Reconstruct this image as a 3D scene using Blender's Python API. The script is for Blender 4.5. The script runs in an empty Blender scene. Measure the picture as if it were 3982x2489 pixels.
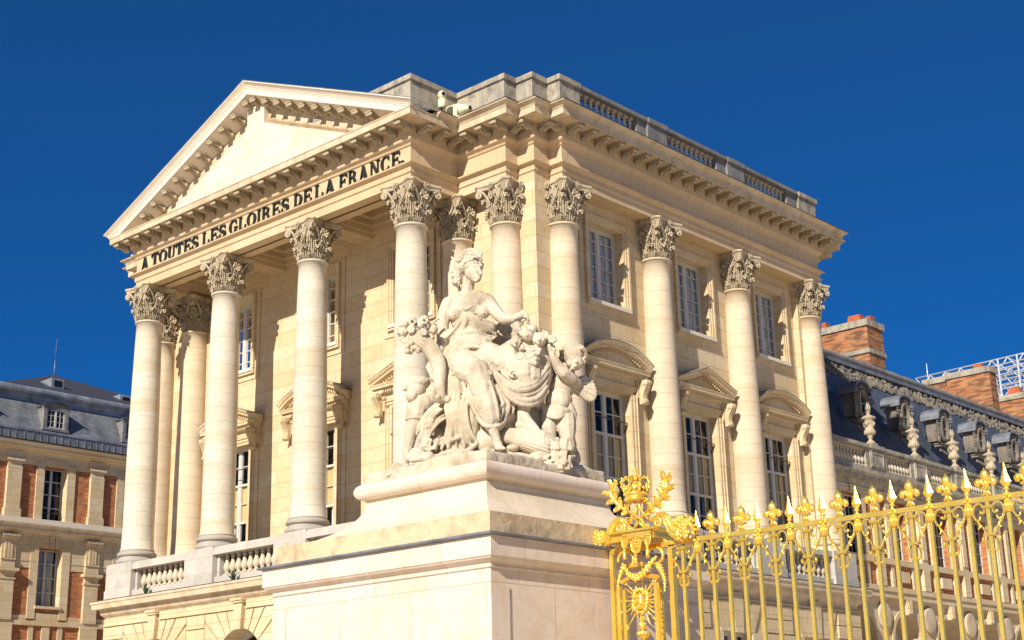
import bpy, bmesh, math, random
from mathutils import Vector, Matrix, noise
R = math.radians
PI = math.pi
sc = bpy.context.scene
COL = sc.collection
# ------------------------------------------------------------------ camera
CAMP = Vector((22.511, -21.452, 1.6))
yaw, pit, rol, FPX = R(42.1898), R(16.9196), R(-1.3029), 5585.98
CF = Vector((-math.sin(yaw)*math.cos(pit), math.cos(yaw)*math.cos(pit), math.sin(pit)))
_r = Vector((math.cos(yaw), math.sin(yaw), 0)); _u = _r.cross(CF)
CR = _r*math.cos(rol) + _u*math.sin(rol)
CU = _u*math.cos(rol) - _r*math.sin(rol)
cam = bpy.data.cameras.new("camera"); cam.lens = 50.5; cam.sensor_width = 36; cam.clip_start = .1; cam.clip_end = 3000
co = bpy.data.objects.new("camera", cam); COL.objects.link(co)
co.matrix_world = Matrix(((CR.x, CU.x, -CF.x, CAMP.x), (CR.y, CU.y, -CF.y, CAMP.y), (CR.z, CU.z, -CF.z, CAMP.z), (0, 0, 0, 1)))
sc.camera = co
# ------------------------------------------------------------------ sky, sun, exposure
SUND = Vector((.30, -1.0, .65)).normalized()
world = bpy.data.worlds.new("World"); sc.world = world; world.use_nodes = True
nt = world.node_tree; nt.nodes.clear()
sky = nt.nodes.new('ShaderNodeTexSky'); sky.sky_type = 'NISHITA'; sky.sun_disc = False
sky.sun_elevation = math.asin(SUND.z); sky.sun_rotation = math.atan2(SUND.x, SUND.y)
sky.altitude = 8000; sky.air_density = 1.0; sky.dust_density = 0; sky.ozone_density = 10.0
hs = nt.nodes.new('ShaderNodeHueSaturation'); hs.inputs['Hue'].default_value = .508; hs.inputs['Saturation'].default_value = 1.28; hs.inputs['Value'].default_value = 1.3
bg = nt.nodes.new('ShaderNodeBackground'); bg.inputs[1].default_value = .10
wo = nt.nodes.new('ShaderNodeOutputWorld')
gm_ = nt.nodes.new('ShaderNodeGamma'); gm_.inputs[1].default_value = .66
nt.links.new(sky.outputs[0], gm_.inputs[0]); nt.links.new(gm_.outputs[0], hs.inputs['Color']); nt.links.new(hs.outputs[0], bg.inputs[0]); nt.links.new(bg.outputs[0], wo.inputs[0])
sl = bpy.data.lights.new("sun", 'SUN'); sl.energy = 5.0; sl.angle = R(.53); sl.color = (1, .925, .82)
so = bpy.data.objects.new("sun", sl); COL.objects.link(so); so.rotation_euler = SUND.to_track_quat('Z', 'Y').to_euler(); so.location = (20, -40, 40)
sc.view_settings.view_transform = 'Standard'; sc.view_settings.look = 'None'; sc.view_settings.gamma = 1; sc.view_settings.exposure = .49
sc.cycles.max_bounces = 6; sc.cycles.transparent_max_bounces = 12
try: sc.cycles.use_denoising = True
except Exception: pass
rnd = random.Random(7)
# ------------------------------------------------------------------ materials
def nodes(name):
    m = bpy.data.materials.new(name); m.use_nodes = True; t = m.node_tree
    b = t.nodes['Principled BSDF']; return m, t, b
def N(t, typ, **kw):
    n = t.nodes.new(typ)
    for k, v in kw.items():
        if k.startswith('i_'):
            n.inputs[k[2:].replace('_', ' ')].default_value = v
        else: setattr(n, k, v)
    return n
def L(t, a, b): t.links.new(a, b)
def mixc(t, fac, a, b, mode='MIX'):
    n = t.nodes.new('ShaderNodeMix'); n.data_type = 'RGBA'; n.blend_type = mode
    for s, v in ((0, fac), (6, a), (7, b)):
        if hasattr(v, 'links') or hasattr(v, 'node'): L(t, v, n.inputs[s])
        elif s == 0: n.inputs[0].default_value = v
        else: n.inputs[s].default_value = (*v, 1) if len(v) == 3 else v
    return n.outputs[2]
def ramp(t, src, stops):
    r = t.nodes.new('ShaderNodeValToRGB'); e = r.color_ramp.elements
    while len(e) < len(stops): e.new(.5)
    for i, (p, c) in enumerate(stops):
        e[i].position = p; e[i].color = (*c, 1) if len(c) == 3 else c
    L(t, src, r.inputs[0]); return r.outputs[0]
def g(v): return (v, v, v)
def noi(t, vec, scale, detail=4, rough=.55):
    n = N(t, 'ShaderNodeTexNoise'); n.inputs['Scale'].default_value = scale; n.inputs['Detail'].default_value = detail
    n.inputs['Roughness'].default_value = rough
    if vec is not None: L(t, vec, n.inputs['Vector'])
    return n.outputs['Fac']
def facemap(t, swz=True):
    """vector (along the wall, height, 0) for faces turned to x or to y, from object position"""
    tc = N(t, 'ShaderNodeTexCoord'); sp = N(t, 'ShaderNodeSeparateXYZ'); L(t, tc.outputs['Object'], sp.inputs[0])
    ge = N(t, 'ShaderNodeNewGeometry'); sn = N(t, 'ShaderNodeSeparateXYZ'); L(t, ge.outputs['Normal'], sn.inputs[0])
    ab = N(t, 'ShaderNodeMath', operation='ABSOLUTE'); L(t, sn.outputs[0], ab.inputs[0])
    gt = N(t, 'ShaderNodeMath', operation='GREATER_THAN'); L(t, ab.outputs[0], gt.inputs[0]); gt.inputs[1].default_value = .6
    mx = N(t, 'ShaderNodeMix'); mx.data_type = 'FLOAT'; L(t, gt.outputs[0], mx.inputs[0]); L(t, sp.outputs[0], mx.inputs[2]); L(t, sp.outputs[1], mx.inputs[3])
    cb = N(t, 'ShaderNodeCombineXYZ'); L(t, mx.outputs[0], cb.inputs[0]); L(t, sp.outputs[2], cb.inputs[1])
    return tc.outputs['Object'], cb.outputs[0], sp
def stone(name, c1, c2, row=.37, width=1.1, joint=.007, jcol=None, stain=None, stain_amt=.0, pit=.5, rough=.85, bands=False, bump=.25, off=(0, 0), streak=0):
    m, t, b = nodes(name)
    obj, uv, sp = facemap(t)
    base = None
    n1 = noi(t, obj, 1.3, 6); n2 = noi(t, obj, 9, 5); n3 = noi(t, obj, 60, 3)
    if row:
        mp = N(t, 'ShaderNodeMapping'); mp.inputs['Location'].default_value = (off[0]+(150 if bands else 0), off[1], 0)
        if bands:
            cb = N(t, 'ShaderNodeCombineXYZ'); L(t, sp.outputs[2], cb.inputs[1]); L(t, cb.outputs[0], mp.inputs[0])
        else: L(t, uv, mp.inputs[0])
        br = N(t, 'ShaderNodeTexBrick'); L(t, mp.outputs[0], br.inputs['Vector'])
        br.inputs['Scale'].default_value = 1; br.inputs['Brick Width'].default_value = 400 if bands else width; br.inputs['Row Height'].default_value = row
        br.inputs['Mortar Size'].default_value = joint; br.inputs['Mortar Smooth'].default_value = .2; br.inputs['Bias'].default_value = 0
        br.inputs['Color1'].default_value = (*c1, 1); br.inputs['Color2'].default_value = (*c2, 1)
        jc = jcol or tuple(x*.62 for x in c2); br.inputs['Mortar'].default_value = (*jc, 1)
        if bands:
            br.inputs['Color2'].default_value = (*c1, 1)
            rn = N(t, 'ShaderNodeMath', operation='MULTIPLY'); L(t, sp.outputs[2], rn.inputs[0]); rn.inputs[1].default_value = 1/row
            fl = N(t, 'ShaderNodeMath', operation='FLOOR'); L(t, rn.outputs[0], fl.inputs[0])
            oi = N(t, 'ShaderNodeObjectInfo'); ad = N(t, 'ShaderNodeMath', operation='MULTIPLY_ADD'); L(t, oi.outputs['Random'], ad.inputs[0]); ad.inputs[1].default_value = 57; L(t, fl.outputs[0], ad.inputs[2])
            wn = N(t, 'ShaderNodeTexWhiteNoise', noise_dimensions='1D'); L(t, ad.outputs[0], wn.inputs['W'])
            mm = N(t, 'ShaderNodeMath', operation='POWER'); L(t, wn.outputs['Value'], mm.inputs[0]); mm.inputs[1].default_value = 3
            base = mixc(t, mm.outputs[0], br.outputs['Color'], mixc(t, 1.0, br.outputs['Color'], tuple(min(1, y/x) for x, y in zip(c1, c2)), 'MULTIPLY'))
        else: base = br.outputs['Color']
        fac = br.outputs['Fac']
    else:
        base = mixc(t, ramp(t, n1, [(.35, g(0)), (.65, g(1))]), c1, c2); fac = None
    v = ramp(t, n1, [(.3, g(.90)), (.55, g(1.0)), (.75, g(1.05))]); base = mixc(t, 1, base, v, 'MULTIPLY')
    v = ramp(t, n2, [(.3, g(.91)), (.6, g(1.0))]); base = mixc(t, .8, base, v, 'MULTIPLY')
    v = ramp(t, n3, [(.30, g(.78)), (.44, g(1.0))]); base = mixc(t, pit, base, v, 'MULTIPLY')
    if streak:
        mp2 = N(t, 'ShaderNodeMapping'); mp2.inputs['Scale'].default_value = (5, 5, .35); L(t, obj, mp2.inputs[0])
        s = noi(t, mp2.outputs[0], 1.0, 5, .65); base = mixc(t, ramp(t, s, [(.5, g(0)), (.72, g(streak))]), base, stain or (.2, .17, .13))
    if stain and stain_amt:
        s = noi(t, obj, 2.6, 8, .7); base = mixc(t, ramp(t, s, [(.46, g(0)), (.68, g(stain_amt))]), base, stain)
    L(t, base, b.inputs['Base Color']); b.inputs['Roughness'].default_value = rough; b.inputs['Specular IOR Level'].default_value = .25
    bp = N(t, 'ShaderNodeBump'); bp.inputs['Strength'].default_value = bump; bp.inputs['Distance'].default_value = .02
    hsum = N(t, 'ShaderNodeMath', operation='MULTIPLY_ADD'); L(t, n3, hsum.inputs[0]); hsum.inputs[1].default_value = .25; L(t, n2, hsum.inputs[2])
    if fac is not None:
        sb = N(t, 'ShaderNodeMath', operation='MULTIPLY_ADD'); L(t, fac, sb.inputs[0]); sb.inputs[1].default_value = -1.2; L(t, hsum.outputs[0], sb.inputs[2]); L(t, sb.outputs[0], bp.inputs['Height'])
    else: L(t, hsum.outputs[0], bp.inputs['Height'])
    L(t, bp.outputs[0], b.inputs['Normal'])
    return m
def plain(name, c, rough=.6, metal=0, bump=0, bscale=40, var=.12, spec=.4):
    m, t, b = nodes(name)
    tc = N(t, 'ShaderNodeTexCoord'); n = noi(t, tc.outputs['Object'], bscale*.25, 5)
    L(t, mixc(t, 1, c, ramp(t, n, [(.3, g(1-var)), (.7, g(1+var*.5))]), 'MULTIPLY'), b.inputs['Base Color'])
    b.inputs['Roughness'].default_value = rough; b.inputs['Metallic'].default_value = metal; b.inputs['Specular IOR Level'].default_value = spec
    if bump:
        n2 = noi(t, tc.outputs['Object'], bscale, 3); bp = N(t, 'ShaderNodeBump'); bp.inputs['Strength'].default_value = bump; bp.inputs['Distance'].default_value = .01
        L(t, n2, bp.inputs['Height']); L(t, bp.outputs[0], b.inputs['Normal'])
    return m
M = {}
M['wall'] = stone('wall_limestone', (.605, .455, .25), (.66, .54, .355), .37, 1.15, .006, jcol=(.34, .25, .145), stain=(.38, .25, .12), stain_amt=.38, bump=.3)
M['shaft'] = stone('column_limestone', (.63, .57, .455), (.57, .48, .34), .37, joint=.0045, jcol=(.36, .29, .19), bands=True, pit=.35, stain=(.42, .34, .24), stain_amt=.42, off=(0, .12), streak=.15)
M['warmshaft'] = stone('warm_column_limestone', (.62, .51, .36), (.58, .455, .295), .37, joint=.0045, jcol=(.36, .27, .17), bands=True, pit=.35, off=(0, .12))
M['trim'] = stone('trim_limestone', (.64, .53, .37), (.56, .43, .27), 0, stain=(.26, .20, .13), stain_amt=.55, streak=.25)
M['base'] = stone('base_limestone', (.43, .39, .33), (.36, .32, .27), 0, stain=(.2, .18, .15), stain_amt=.3)
M['entab'] = stone('entablature_limestone', (.64, .49, .31), (.59, .43, .245), 3.0, 1.35, .004, stain=(.26, .21, .14), stain_amt=.28, off=(.3, .4), streak=.22)
M['white'] = stone('pale_limestone', (.74, .66, .54), (.70, .59, .44), 0, stain=(.5, .42, .3), stain_amt=.2)
M['tymp'] = stone('tympanum_limestone', (.72, .63, .49), (.66, .55, .39), .42, 1.2, .005, stain=(.4, .35, .27), stain_amt=.15, off=(.2, .1))
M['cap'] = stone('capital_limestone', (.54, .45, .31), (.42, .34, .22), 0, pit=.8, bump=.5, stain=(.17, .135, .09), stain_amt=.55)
M['grey'] = stone('grey_limestone', (.50, .46, .39), (.44, .40, .34), .38, 1.0, .004, stain=(.66, .60, .5), stain_amt=.3, off=(.1, .05))
M['attic'] = stone('weathered_limestone', (.46, .40, .30), (.38, .335, .26), .42, 1.1, .006, stain=(.10, .095, .09), stain_amt=.85, pit=.8, streak=.5)
M['baluster'] = stone('baluster_limestone', (.58, .50, .375), (.52, .43, .29), 0, stain=(.25, .22, .17), stain_amt=.25)
M['ped'] = stone('pedestal_limestone', (.68, .565, .45), (.72, .62, .51), .60, 1.15, .004, stain=(.50, .35, .22), stain_amt=.55, pit=.3, bump=.2, jcol=(.42, .30, .21), streak=.12, off=(.4, .27))
M['pedold'] = stone('pedestal_old_limestone', (.70, .57, .40), (.74, .63, .47), 0, stain=(.28, .21, .13), stain_amt=.35, pit=1.0, bump=.35)
M['pedrough'] = stone('pitted_limestone', (.66, .53, .34), (.62, .47, .28), 0, stain=(.20, .15, .09), stain_amt=.75, pit=1.0, bump=.8)
M['statue'] = stone('statue_marble', (.63, .55, .42), (.56, .47, .33), 0, stain=(.26, .20, .13), stain_amt=.7, pit=.7, bump=.6)
M['lead'] = plain('lead_sheet', (.20, .21, .235), .55, .3, .3, 12, .4)
M['zinc'] = plain('weathered_zinc', (.30, .33, .37), .5, .35, .3, 6, .5)
M['darkzinc'] = plain('dark_lead', (.075, .08, .09), .55, .3, .4, 6, .5)
M['letter'] = plain('bronze_letter', (.035, .045, .042), .45, .5, .1, 30)
M['winw'] = plain('window_paint', (.52, .50, .44), .5, 0, .05, 20, .1)
M['curtain'] = plain('curtain_cloth', (.80, .80, .78), .9, 0, 0, 20, .1)
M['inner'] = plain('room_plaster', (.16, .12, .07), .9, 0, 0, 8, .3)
M['iron'] = plain('rusty_iron', (.12, .07, .04), .7, .2, .2, 60, .4)
M['orange'] = plain('terracotta', (.42, .11, .04), .8, 0, .2, 20, .35)
M['blind_reflection'] = plain('olive_blind_reflection', (.72, .54, .25), .9, 0, 0, 6, .25)  # blind cloth; its tone also imitates warm reflections in the side panes
M['urn'] = stone('urn_limestone', (.50, .41, .28), (.40, .33, .22), 0, stain=(.14, .12, .09), stain_amt=.6)
M['ornament'] = stone('roof_ornament', (.27, .225, .165), (.13, .12, .105), 0, stain=(.06, .06, .06), stain_amt=.6)
M['camera'] = plain('cream_plastic', (.72, .66, .42), .5, 0, 0, 10, .06)
M['black'] = plain('black_rubber', (.01, .01, .01), .4)
M['green'] = plain('fern_leaf', (.045, .09, .025), .6, 0, 0, 30, .4)
M['steel'] = plain('galvanised_steel', (.62, .64, .66), .45, .4, 0, 20, .2)
def brick(name, c1, c2, c3, mort, scale=1.0, bw=.26, rh=.075, mix=.8):
    m, t, b = nodes(name); obj, uv, sp = facemap(t)
    br = N(t, 'ShaderNodeTexBrick'); L(t, uv, br.inputs['Vector']); br.inputs['Scale'].default_value = scale
    br.inputs['Brick Width'].default_value = bw; br.inputs['Row Height'].default_value = rh; br.inputs['Mortar Size'].default_value = .008
    br.inputs['Color1'].default_value = (*c1, 1); br.inputs['Color2'].default_value = (*c2, 1); br.inputs['Mortar'].default_value = (*mort, 1); br.inputs['Bias'].default_value = -.1
    n = noi(t, obj, 1.5, 6); mpp = N(t, 'ShaderNodeMapping'); mpp.inputs['Scale'].default_value = (1/bw/1.6, 1/rh/1.05, 1); L(t, uv, mpp.inputs[0]); n2 = noi(t, mpp.outputs[0], 1.0, 2)
    c = mixc(t, ramp(t, n2, [(.46, g(0)), (.58, g(mix))]), br.outputs['Color'], c3)
    c = mixc(t, 1, c, ramp(t, n, [(.3, g(.75)), (.65, g(1.1))]), 'MULTIPLY')
    L(t, c, b.inputs['Base Color']); b.inputs['Roughness'].default_value = .9
    bp = N(t, 'ShaderNodeBump'); bp.inputs['Strength'].default_value = .5; bp.inputs['Distance'].default_value = .01; bp.invert = True
    L(t, br.outputs['Fac'], bp.inputs['Height']); L(t, bp.outputs[0], b.inputs['Normal']); return m
M['brick'] = brick('red_brick', (.46, .135, .04), (.52, .20, .06), (.28, .09, .035), (.42, .27, .15))
M['chimbrick'] = brick('chimney_brick', (.40, .12, .04), (.38, .19, .08), (.13, .06, .03), (.36, .26, .15), 1.0, .36, .115, .8)
M['atticdark'] = stone('sooty_limestone', (.27, .255, .23), (.20, .19, .18), .42, 1.1, .006, stain=(.07, .07, .075), stain_amt=.7, pit=.8, streak=.4)
def slate(name, c1, c2, c3):
    m, t, b = nodes(name); obj, uv, sp = facemap(t)
    br = N(t, 'ShaderNodeTexBrick'); L(t, uv, br.inputs['Vector']); br.inputs['Scale'].default_value = 1
    br.inputs['Brick Width'].default_value = .24; br.inputs['Row Height'].default_value = .14; br.inputs['Mortar Size'].default_value = .006
    br.inputs['Color1'].default_value = (*c1, 1); br.inputs['Color2'].default_value = (*c2, 1); br.inputs['Mortar'].default_value = (*tuple(x*.45 for x in c1), 1)
    mp2 = N(t, 'ShaderNodeMapping'); mp2.inputs['Scale'].default_value = (1.6, 1.6, .5); L(t, obj, mp2.inputs[0])
    n = noi(t, mp2.outputs[0], 1.0, 7, .65)
    c = mixc(t, ramp(t, n, [(.45, g(0)), (.7, g(.8))]), br.outputs['Color'], c3)
    L(t, c, b.inputs['Base Color']); b.inputs['Roughness'].default_value = .55
    bp = N(t, 'ShaderNodeBump'); bp.inputs['Strength'].default_value = .4; bp.inputs['Distance'].default_value = .01; bp.invert = True
    L(t, br.outputs['Fac'], bp.inputs['Height']); L(t, bp.outputs[0], b.inputs['Normal']); return m
M['slate'] = slate('blue_slate', (.065, .078, .102), (.10, .115, .145), (.04, .047, .062))
M['slate2'] = slate('grey_slate', (.225, .23, .24), (.15, .155, .17), (.075, .08, .09))
M['darkroof'] = slate('dark_slate', (.05, .05, .055), (.065, .06, .06), (.04, .04, .045))
def glassm(name, tint=(.84, .86, .87), fac=.0):
    m, t, b = nodes(name)
    tr = N(t, 'ShaderNodeBsdfTransparent'); tr.inputs[0].default_value = (*tint, 1)
    gl = N(t, 'ShaderNodeBsdfGlossy'); gl.inputs['Roughness'].default_value = .03; gl.inputs['Color'].default_value = (.9, .9, .9, 1)
    fr = N(t, 'ShaderNodeFresnel'); fr.inputs[0].default_value = 1.45
    ad = N(t, 'ShaderNodeMath', operation='ADD'); L(t, fr.outputs[0], ad.inputs[0]); ad.inputs[1].default_value = fac*.1
    mx = N(t, 'ShaderNodeMixShader'); L(t, ad.outputs[0], mx.inputs[0]); L(t, tr.outputs[0], mx.inputs[1]); L(t, gl.outputs[0], mx.inputs[2])
    L(t, mx.outputs[0], t.nodes['Material Output'].inputs[0]); return m
M['glass'] = glassm('window_glass')
def goldm():
    m, t, b = nodes('gilded_iron'); tc = N(t, 'ShaderNodeTexCoord')
    n = noi(t, tc.outputs['Object'], 38, 4, .6); n2 = noi(t, tc.outputs['Object'], 4, 3)
    L(t, mixc(t, ramp(t, n2, [(.35, g(0)), (.7, g(1))]), (1.0, .71, .15), (.92, .58, .08)), b.inputs['Base Color'])
    b.inputs['Metallic'].default_value = .7; b.inputs['Roughness'].default_value = .26
    b.inputs['Specular IOR Level'].default_value = .5
    bp = N(t, 'ShaderNodeBump'); bp.inputs['Strength'].default_value = .55; bp.inputs['Distance'].default_value = .008; L(t, n, bp.inputs['Height']); L(t, bp.outputs[0], b.inputs['Normal'])
    return m
M['gold'] = goldm()
def groundm():
    m, t, b = nodes('pale_paving'); tc = N(t, 'ShaderNodeTexCoord')
    v = N(t, 'ShaderNodeTexVoronoi'); v.inputs['Scale'].default_value = 7; v.feature = 'DISTANCE_TO_EDGE'; L(t, tc.outputs['Object'], v.inputs['Vector'])
    n = noi(t, tc.outputs['Object'], .6, 8)
    c = mixc(t, ramp(t, n, [(.3, g(0)), (.7, g(1))]), (.66, .56, .41), (.74, .64, .49))
    c = mixc(t, ramp(t, v.outputs['Distance'], [(.0, g(1)), (.06, g(0))]), c, (.25, .2, .15))
    L(t, c, b.inputs['Base Color']); b.inputs['Roughness'].default_value = .9; return m
M['ground'] = groundm()
# ------------------------------------------------------------------ mesh helpers
class MB:
    def __init__(s): s.v = []; s.f = []; s.sm = []; s.smooth = False
    def add(s, vs, fs, smooth=None):
        o = len(s.v); s.v += [tuple(v) for v in vs]; s.f += [[o+i for i in f] for f in fs]
        s.sm += [s.smooth if smooth is None else smooth]*len(fs); return s
    def box(s, x0, x1, y0, y1, z0, z1, T=None):
        vs = [(x, y, z) for z in (z0, z1) for y in (y0, y1) for x in (x0, x1)]
        if T: vs = [T(*v) for v in vs]
        return s.add(vs, [(0, 2, 3, 1), (4, 5, 7, 6), (0, 1, 5, 4), (1, 3, 7, 5), (3, 2, 6, 7), (2, 0, 4, 6)], False)
    def prism(s, pts, fa, fb, smooth=False):
        """polygon pts (2d) placed by two functions -> closed prism"""
        n = len(pts); vs = [fa(*p) for p in pts] + [fb(*p) for p in pts]
        s.add(vs, [tuple(range(n))[::-1], tuple(range(n, 2*n))], False)
        o = len(s.v)-2*n
        s.f += [[o+i, o+(i+1) % n, o+n+(i+1) % n, o+n+i] for i in range(n)]; s.sm += [smooth]*n; return s
    def lathe(s, prof, cx=0, cy=0, cz=0, n=24, smooth=True, T=None, sx=1, sy=1):
        vs = []
        for r_, z in prof:
            for i in range(n):
                a = 2*PI*i/n; v = (cx+r_*math.cos(a)*sx, cy+r_*math.sin(a)*sy, cz+z); vs.append(T(*v) if T else v)
        fs = [(j*n+i, j*n+(i+1) % n, (j+1)*n+(i+1) % n, (j+1)*n+i) for j in range(len(prof)-1) for i in range(n)]
        s.add(vs, fs, smooth); o = len(s.v)-len(vs)
        s.f += [[o+i for i in range(n)][::-1], [o+(len(prof)-1)*n+i for i in range(n)]]; s.sm += [False, False]; return s
    def tube(s, pts, r, n=8, smooth=True, cap=True, flat=1.0, up=None):
        """swept tube; r is a number or list"""
        P = [Vector(p) for p in pts]; m = len(P); rr = r if isinstance(r, (list, tuple)) else [r]*m
        vs = []; ref = Vector(up) if up else None
        t0 = (P[1]-P[0]).normalized()
        if ref is None: ref = Vector((0, 0, 1)) if abs(t0.z) < .9 else Vector((1, 0, 0))
        nrm = (ref - t0*ref.dot(t0)).normalized()
        for i in range(m):
            t_ = (P[min(i+1, m-1)]-P[max(i-1, 0)])
            t_ = t_.normalized() if t_.length > 1e-9 else t0
            q = nrm - t_*nrm.dot(t_)
            nrm = q.normalized() if q.length > 1e-6 else nrm
            b_ = t_.cross(nrm)
            for k in range(n):
                a = 2*PI*k/n; vs.append(P[i] + (nrm*math.cos(a)*flat + b_*math.sin(a))*rr[i])
        fs = [(j*n+i, j*n+(i+1) % n, (j+1)*n+(i+1) % n, (j+1)*n+i) for j in range(m-1) for i in range(n)]
        if cap: fs += [tuple(range(n))[::-1], tuple((m-1)*n+i for i in range(n))]
        return s.add(vs, fs, smooth)
    def ball(s, c, r, n=10, m=7, sc3=(1, 1, 1), Rm=None, smooth=True):
        c = Vector(c); vs = []
        for j in range(m+1):
            th = PI*j/m
            for i in range(n):
                a = 2*PI*i/n; d = Vector((math.sin(th)*math.cos(a)*sc3[0], math.sin(th)*math.sin(a)*sc3[1], math.cos(th)*sc3[2]))*r
                if Rm: d = Rm @ d
                vs.append(c+d)
        fs = [(j*n+i, (j+1)*n+i, (j+1)*n+(i+1) % n, j*n+(i+1) % n) for j in range(m) for i in range(n)]
        return s.add(vs, fs, smooth)
    def build(s, name, mat, parent=None, loc=None, merge=True):
        me = bpy.data.meshes.new(name); me.from_pydata(s.v, [], s.f); me.update()
        me.polygons.foreach_set('use_smooth', s.sm)
        bm = bmesh.new(); bm.from_mesh(me)
        if merge: bmesh.ops.remove_doubles(bm, verts=bm.verts, dist=1e-5)
        bmesh.ops.recalc_face_normals(bm, faces=bm.faces); bm.to_mesh(me); bm.free()
        o = bpy.data.objects.new(name, me); COL.objects.link(o)
        if isinstance(mat, str): mat = M[mat]
        me.materials.append(mat)
        if parent: o.parent = parent
        if loc: o.location = loc
        return o
def empty(name, loc=(0, 0, 0), label=None, cat=None, group=None):
    o = bpy.data.objects.new(name, None); o.empty_display_size = .2; COL.objects.link(o); o.location = loc
    if label: tag(o, label, cat, group)
    return o
def tag(o, label=None, cat=None, group=None, kind=None):
    for k, v in (('label', label), ('category', cat), ('group', group), ('kind', kind)):
        if v: o[k] = v
    return o
def inst(src, parent, loc=None, rotz=None, mat=None):
    """copy of a part (and of its children) under a parent"""
    c = src.copy(); COL.objects.link(c); c.parent = parent
    if loc is not None: c.location = loc
    if rotz is not None: c.rotation_euler = (0, 0, rotz)
    for ch in src.children:
        d = ch.copy(); COL.objects.link(d); d.parent = c
    return c
def sweep(prof, path, closed=False, mb=None, smooth=False, cap=True):
    """mitred sweep in plan: prof [(outward, z)] closed polygon; path [(x,y)] with outward on the right-hand side of travel"""
    mb = mb or MB(); n = len(path); k = len(prof); vs = []
    for i, (x, y) in enumerate(path):
        def nr(a, b):
            d = Vector((b[0]-a[0], b[1]-a[1])).normalized(); return Vector((d.y, -d.x))
        if closed or 0 < i < n-1:
            n1 = nr(path[i-1], path[i]); n2 = nr(path[i], path[(i+1) % n])
            mv = (n1+n2)/(1+n1.dot(n2))
        else: mv = nr(path[0], path[1]) if i == 0 else nr(path[-2], path[-1])
        vs += [(x+mv.x*o, y+mv.y*o, z) for o, z in prof]
    fs = []
    for i in range(n if closed else n-1):
        j = (i+1) % n
        fs += [(i*k+a, i*k+(a+1) % k, j*k+(a+1) % k, j*k+a) for a in range(k)]
    if not closed and cap: fs += [tuple(range(k)), tuple((n-1)*k+a for a in range(k))[::-1]]
    return mb.add(vs, fs, smooth)
def wallgrid(mb, us, zs, holes, T, depth=.3):
    """front sheet with rectangular holes and their reveals; T(u, d, z) places a point, d outward"""
    U = sorted(set([us[0], us[1]]+[h[0] for h in holes]+[h[1] for h in holes])); Z = sorted(set([zs[0], zs[1]]+[h[2] for h in holes]+[h[3] for h in holes]))
    for a, b in zip(U, U[1:]):
        for c, d in zip(Z, Z[1:]):
            mu, mz = (a+b)/2, (c+d)/2
            if any(h[0] < mu < h[1] and h[2] < mz < h[3] for h in holes): continue
            mb.add([T(a, 0, c), T(b, 0, c), T(b, 0, d), T(a, 0, d)], [(0, 1, 2, 3)])
    for h in holes:
        a, b, c, d = h[:4]
        for q in (((a, c), (a, d)), ((a, d), (b, d)), ((b, d), (b, c)), ((b, c), (a, c))):
            mb.add([T(q[0][0], 0, q[0][1]), T(q[1][0], 0, q[1][1]), T(q[1][0], -depth, q[1][1]), T(q[0][0], -depth, q[0][1])], [(0, 1, 2, 3)])
    return mb
def frame_rect(mb, a0, a1, z0, z1, w, d0, d1, T, sides='lrtb'):
    """rectangular frame band of width w inside a0..a1, z0..z1, between depths d0..d1"""
    if 'l' in sides: mb.box(a0, a0+w, d0, d1, z0, z1, T)
    if 'r' in sides: mb.box(a1-w, a1, d0, d1, z0, z1, T)
    if 't' in sides: mb.box(a0+w, a1-w, d0, d1, z1-w, z1, T)
    if 'b' in sides: mb.box(a0+w, a1-w, d0, d1, z0, z0+w, T)
    return mb
# ================================================================== PAVILION
pav = empty('palace_pavilion', (-5.25, 7, 0), 'cream limestone palace pavilion with columned portico and dark lettering under its pediment', 'palace')
PV = lambda mb, n, m, p=None, **k: fix(mb.build(n, m, None, **k), p or pav)
def fix(o, p):
    """parent while keeping the world place"""
    o.parent = p
    o.matrix_parent_inverse = Matrix.Translation(-p.location); return o
PATH = [(-10.5, 0), (0, 0), (0, 1.539), (1.555, 1.539), (1.555, 1.951), (2.066, 1.951), (2.066, 2.483), (2.458, 2.483), (2.458, 13.169), (2.066, 13.169), (2.066, 13.70), (1.555, 13.70), (1.555, 14.11)]
PATH = PATH + [(-10.5-x, y) for x, y in PATH[::-1]]
PATH = PATH[:-1]   # last duplicates the mirrored start
PATH = [p for i, p in enumerate(PATH) if i == 0 or p != PATH[i-1]]
if PATH[-1] == (-10.5, 0): PATH.pop()
NECK = 13.32; ZB = 6.66
# --- entablature
ENT = [(-.3, 14.30), (.30, 14.30), (.30, 14.50), (.318, 14.512), (.335, 14.53), (.335, 14.65), (.355, 14.662), (.38, 14.69), (.43, 14.70), (.44, 14.715), (.44, 14.74), (.305, 14.755),
       (.305, 15.17), (.33, 15.18), (.345, 15.20), (.35, 15.225), (.38, 15.25), (.42, 15.275), (.435, 15.30), (.44, 15.335), (.40, 15.345), (.40, 15.645)]
PV(sweep(ENT + [(-.3, 15.645)], PATH, True), 'entablature', 'entab')
COR = [(.0, 15.645), (.84, 15.645), (.84, 15.635), (.87, 15.635), (.87, 15.785), (.885, 15.79), (.885, 15.815)]
cornice = PV(sweep(COR + [(.0, 15.815)], PATH, True), 'cornice', 'trim')
CYM = [(.80, 15.817), (.895, 15.817), (.905, 15.835), (.925, 15.86), (.96, 15.88), (.985, 15.895), (1.0, 15.895), (1.0, 15.92)]
i0 = 1
HP = PATH[1:] + [PATH[0]]
PV(sweep(CYM + [(.5, 15.975), (.3, 15.98), (.3, 15.817)], HP, False), 'gutter_moulding', 'trim')
PV(sweep([(.45, 15.99), (1.005, 15.922), (1.015, 15.935), (.45, 16.003)], HP, False), 'lead_flashing', 'darkzinc')
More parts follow.
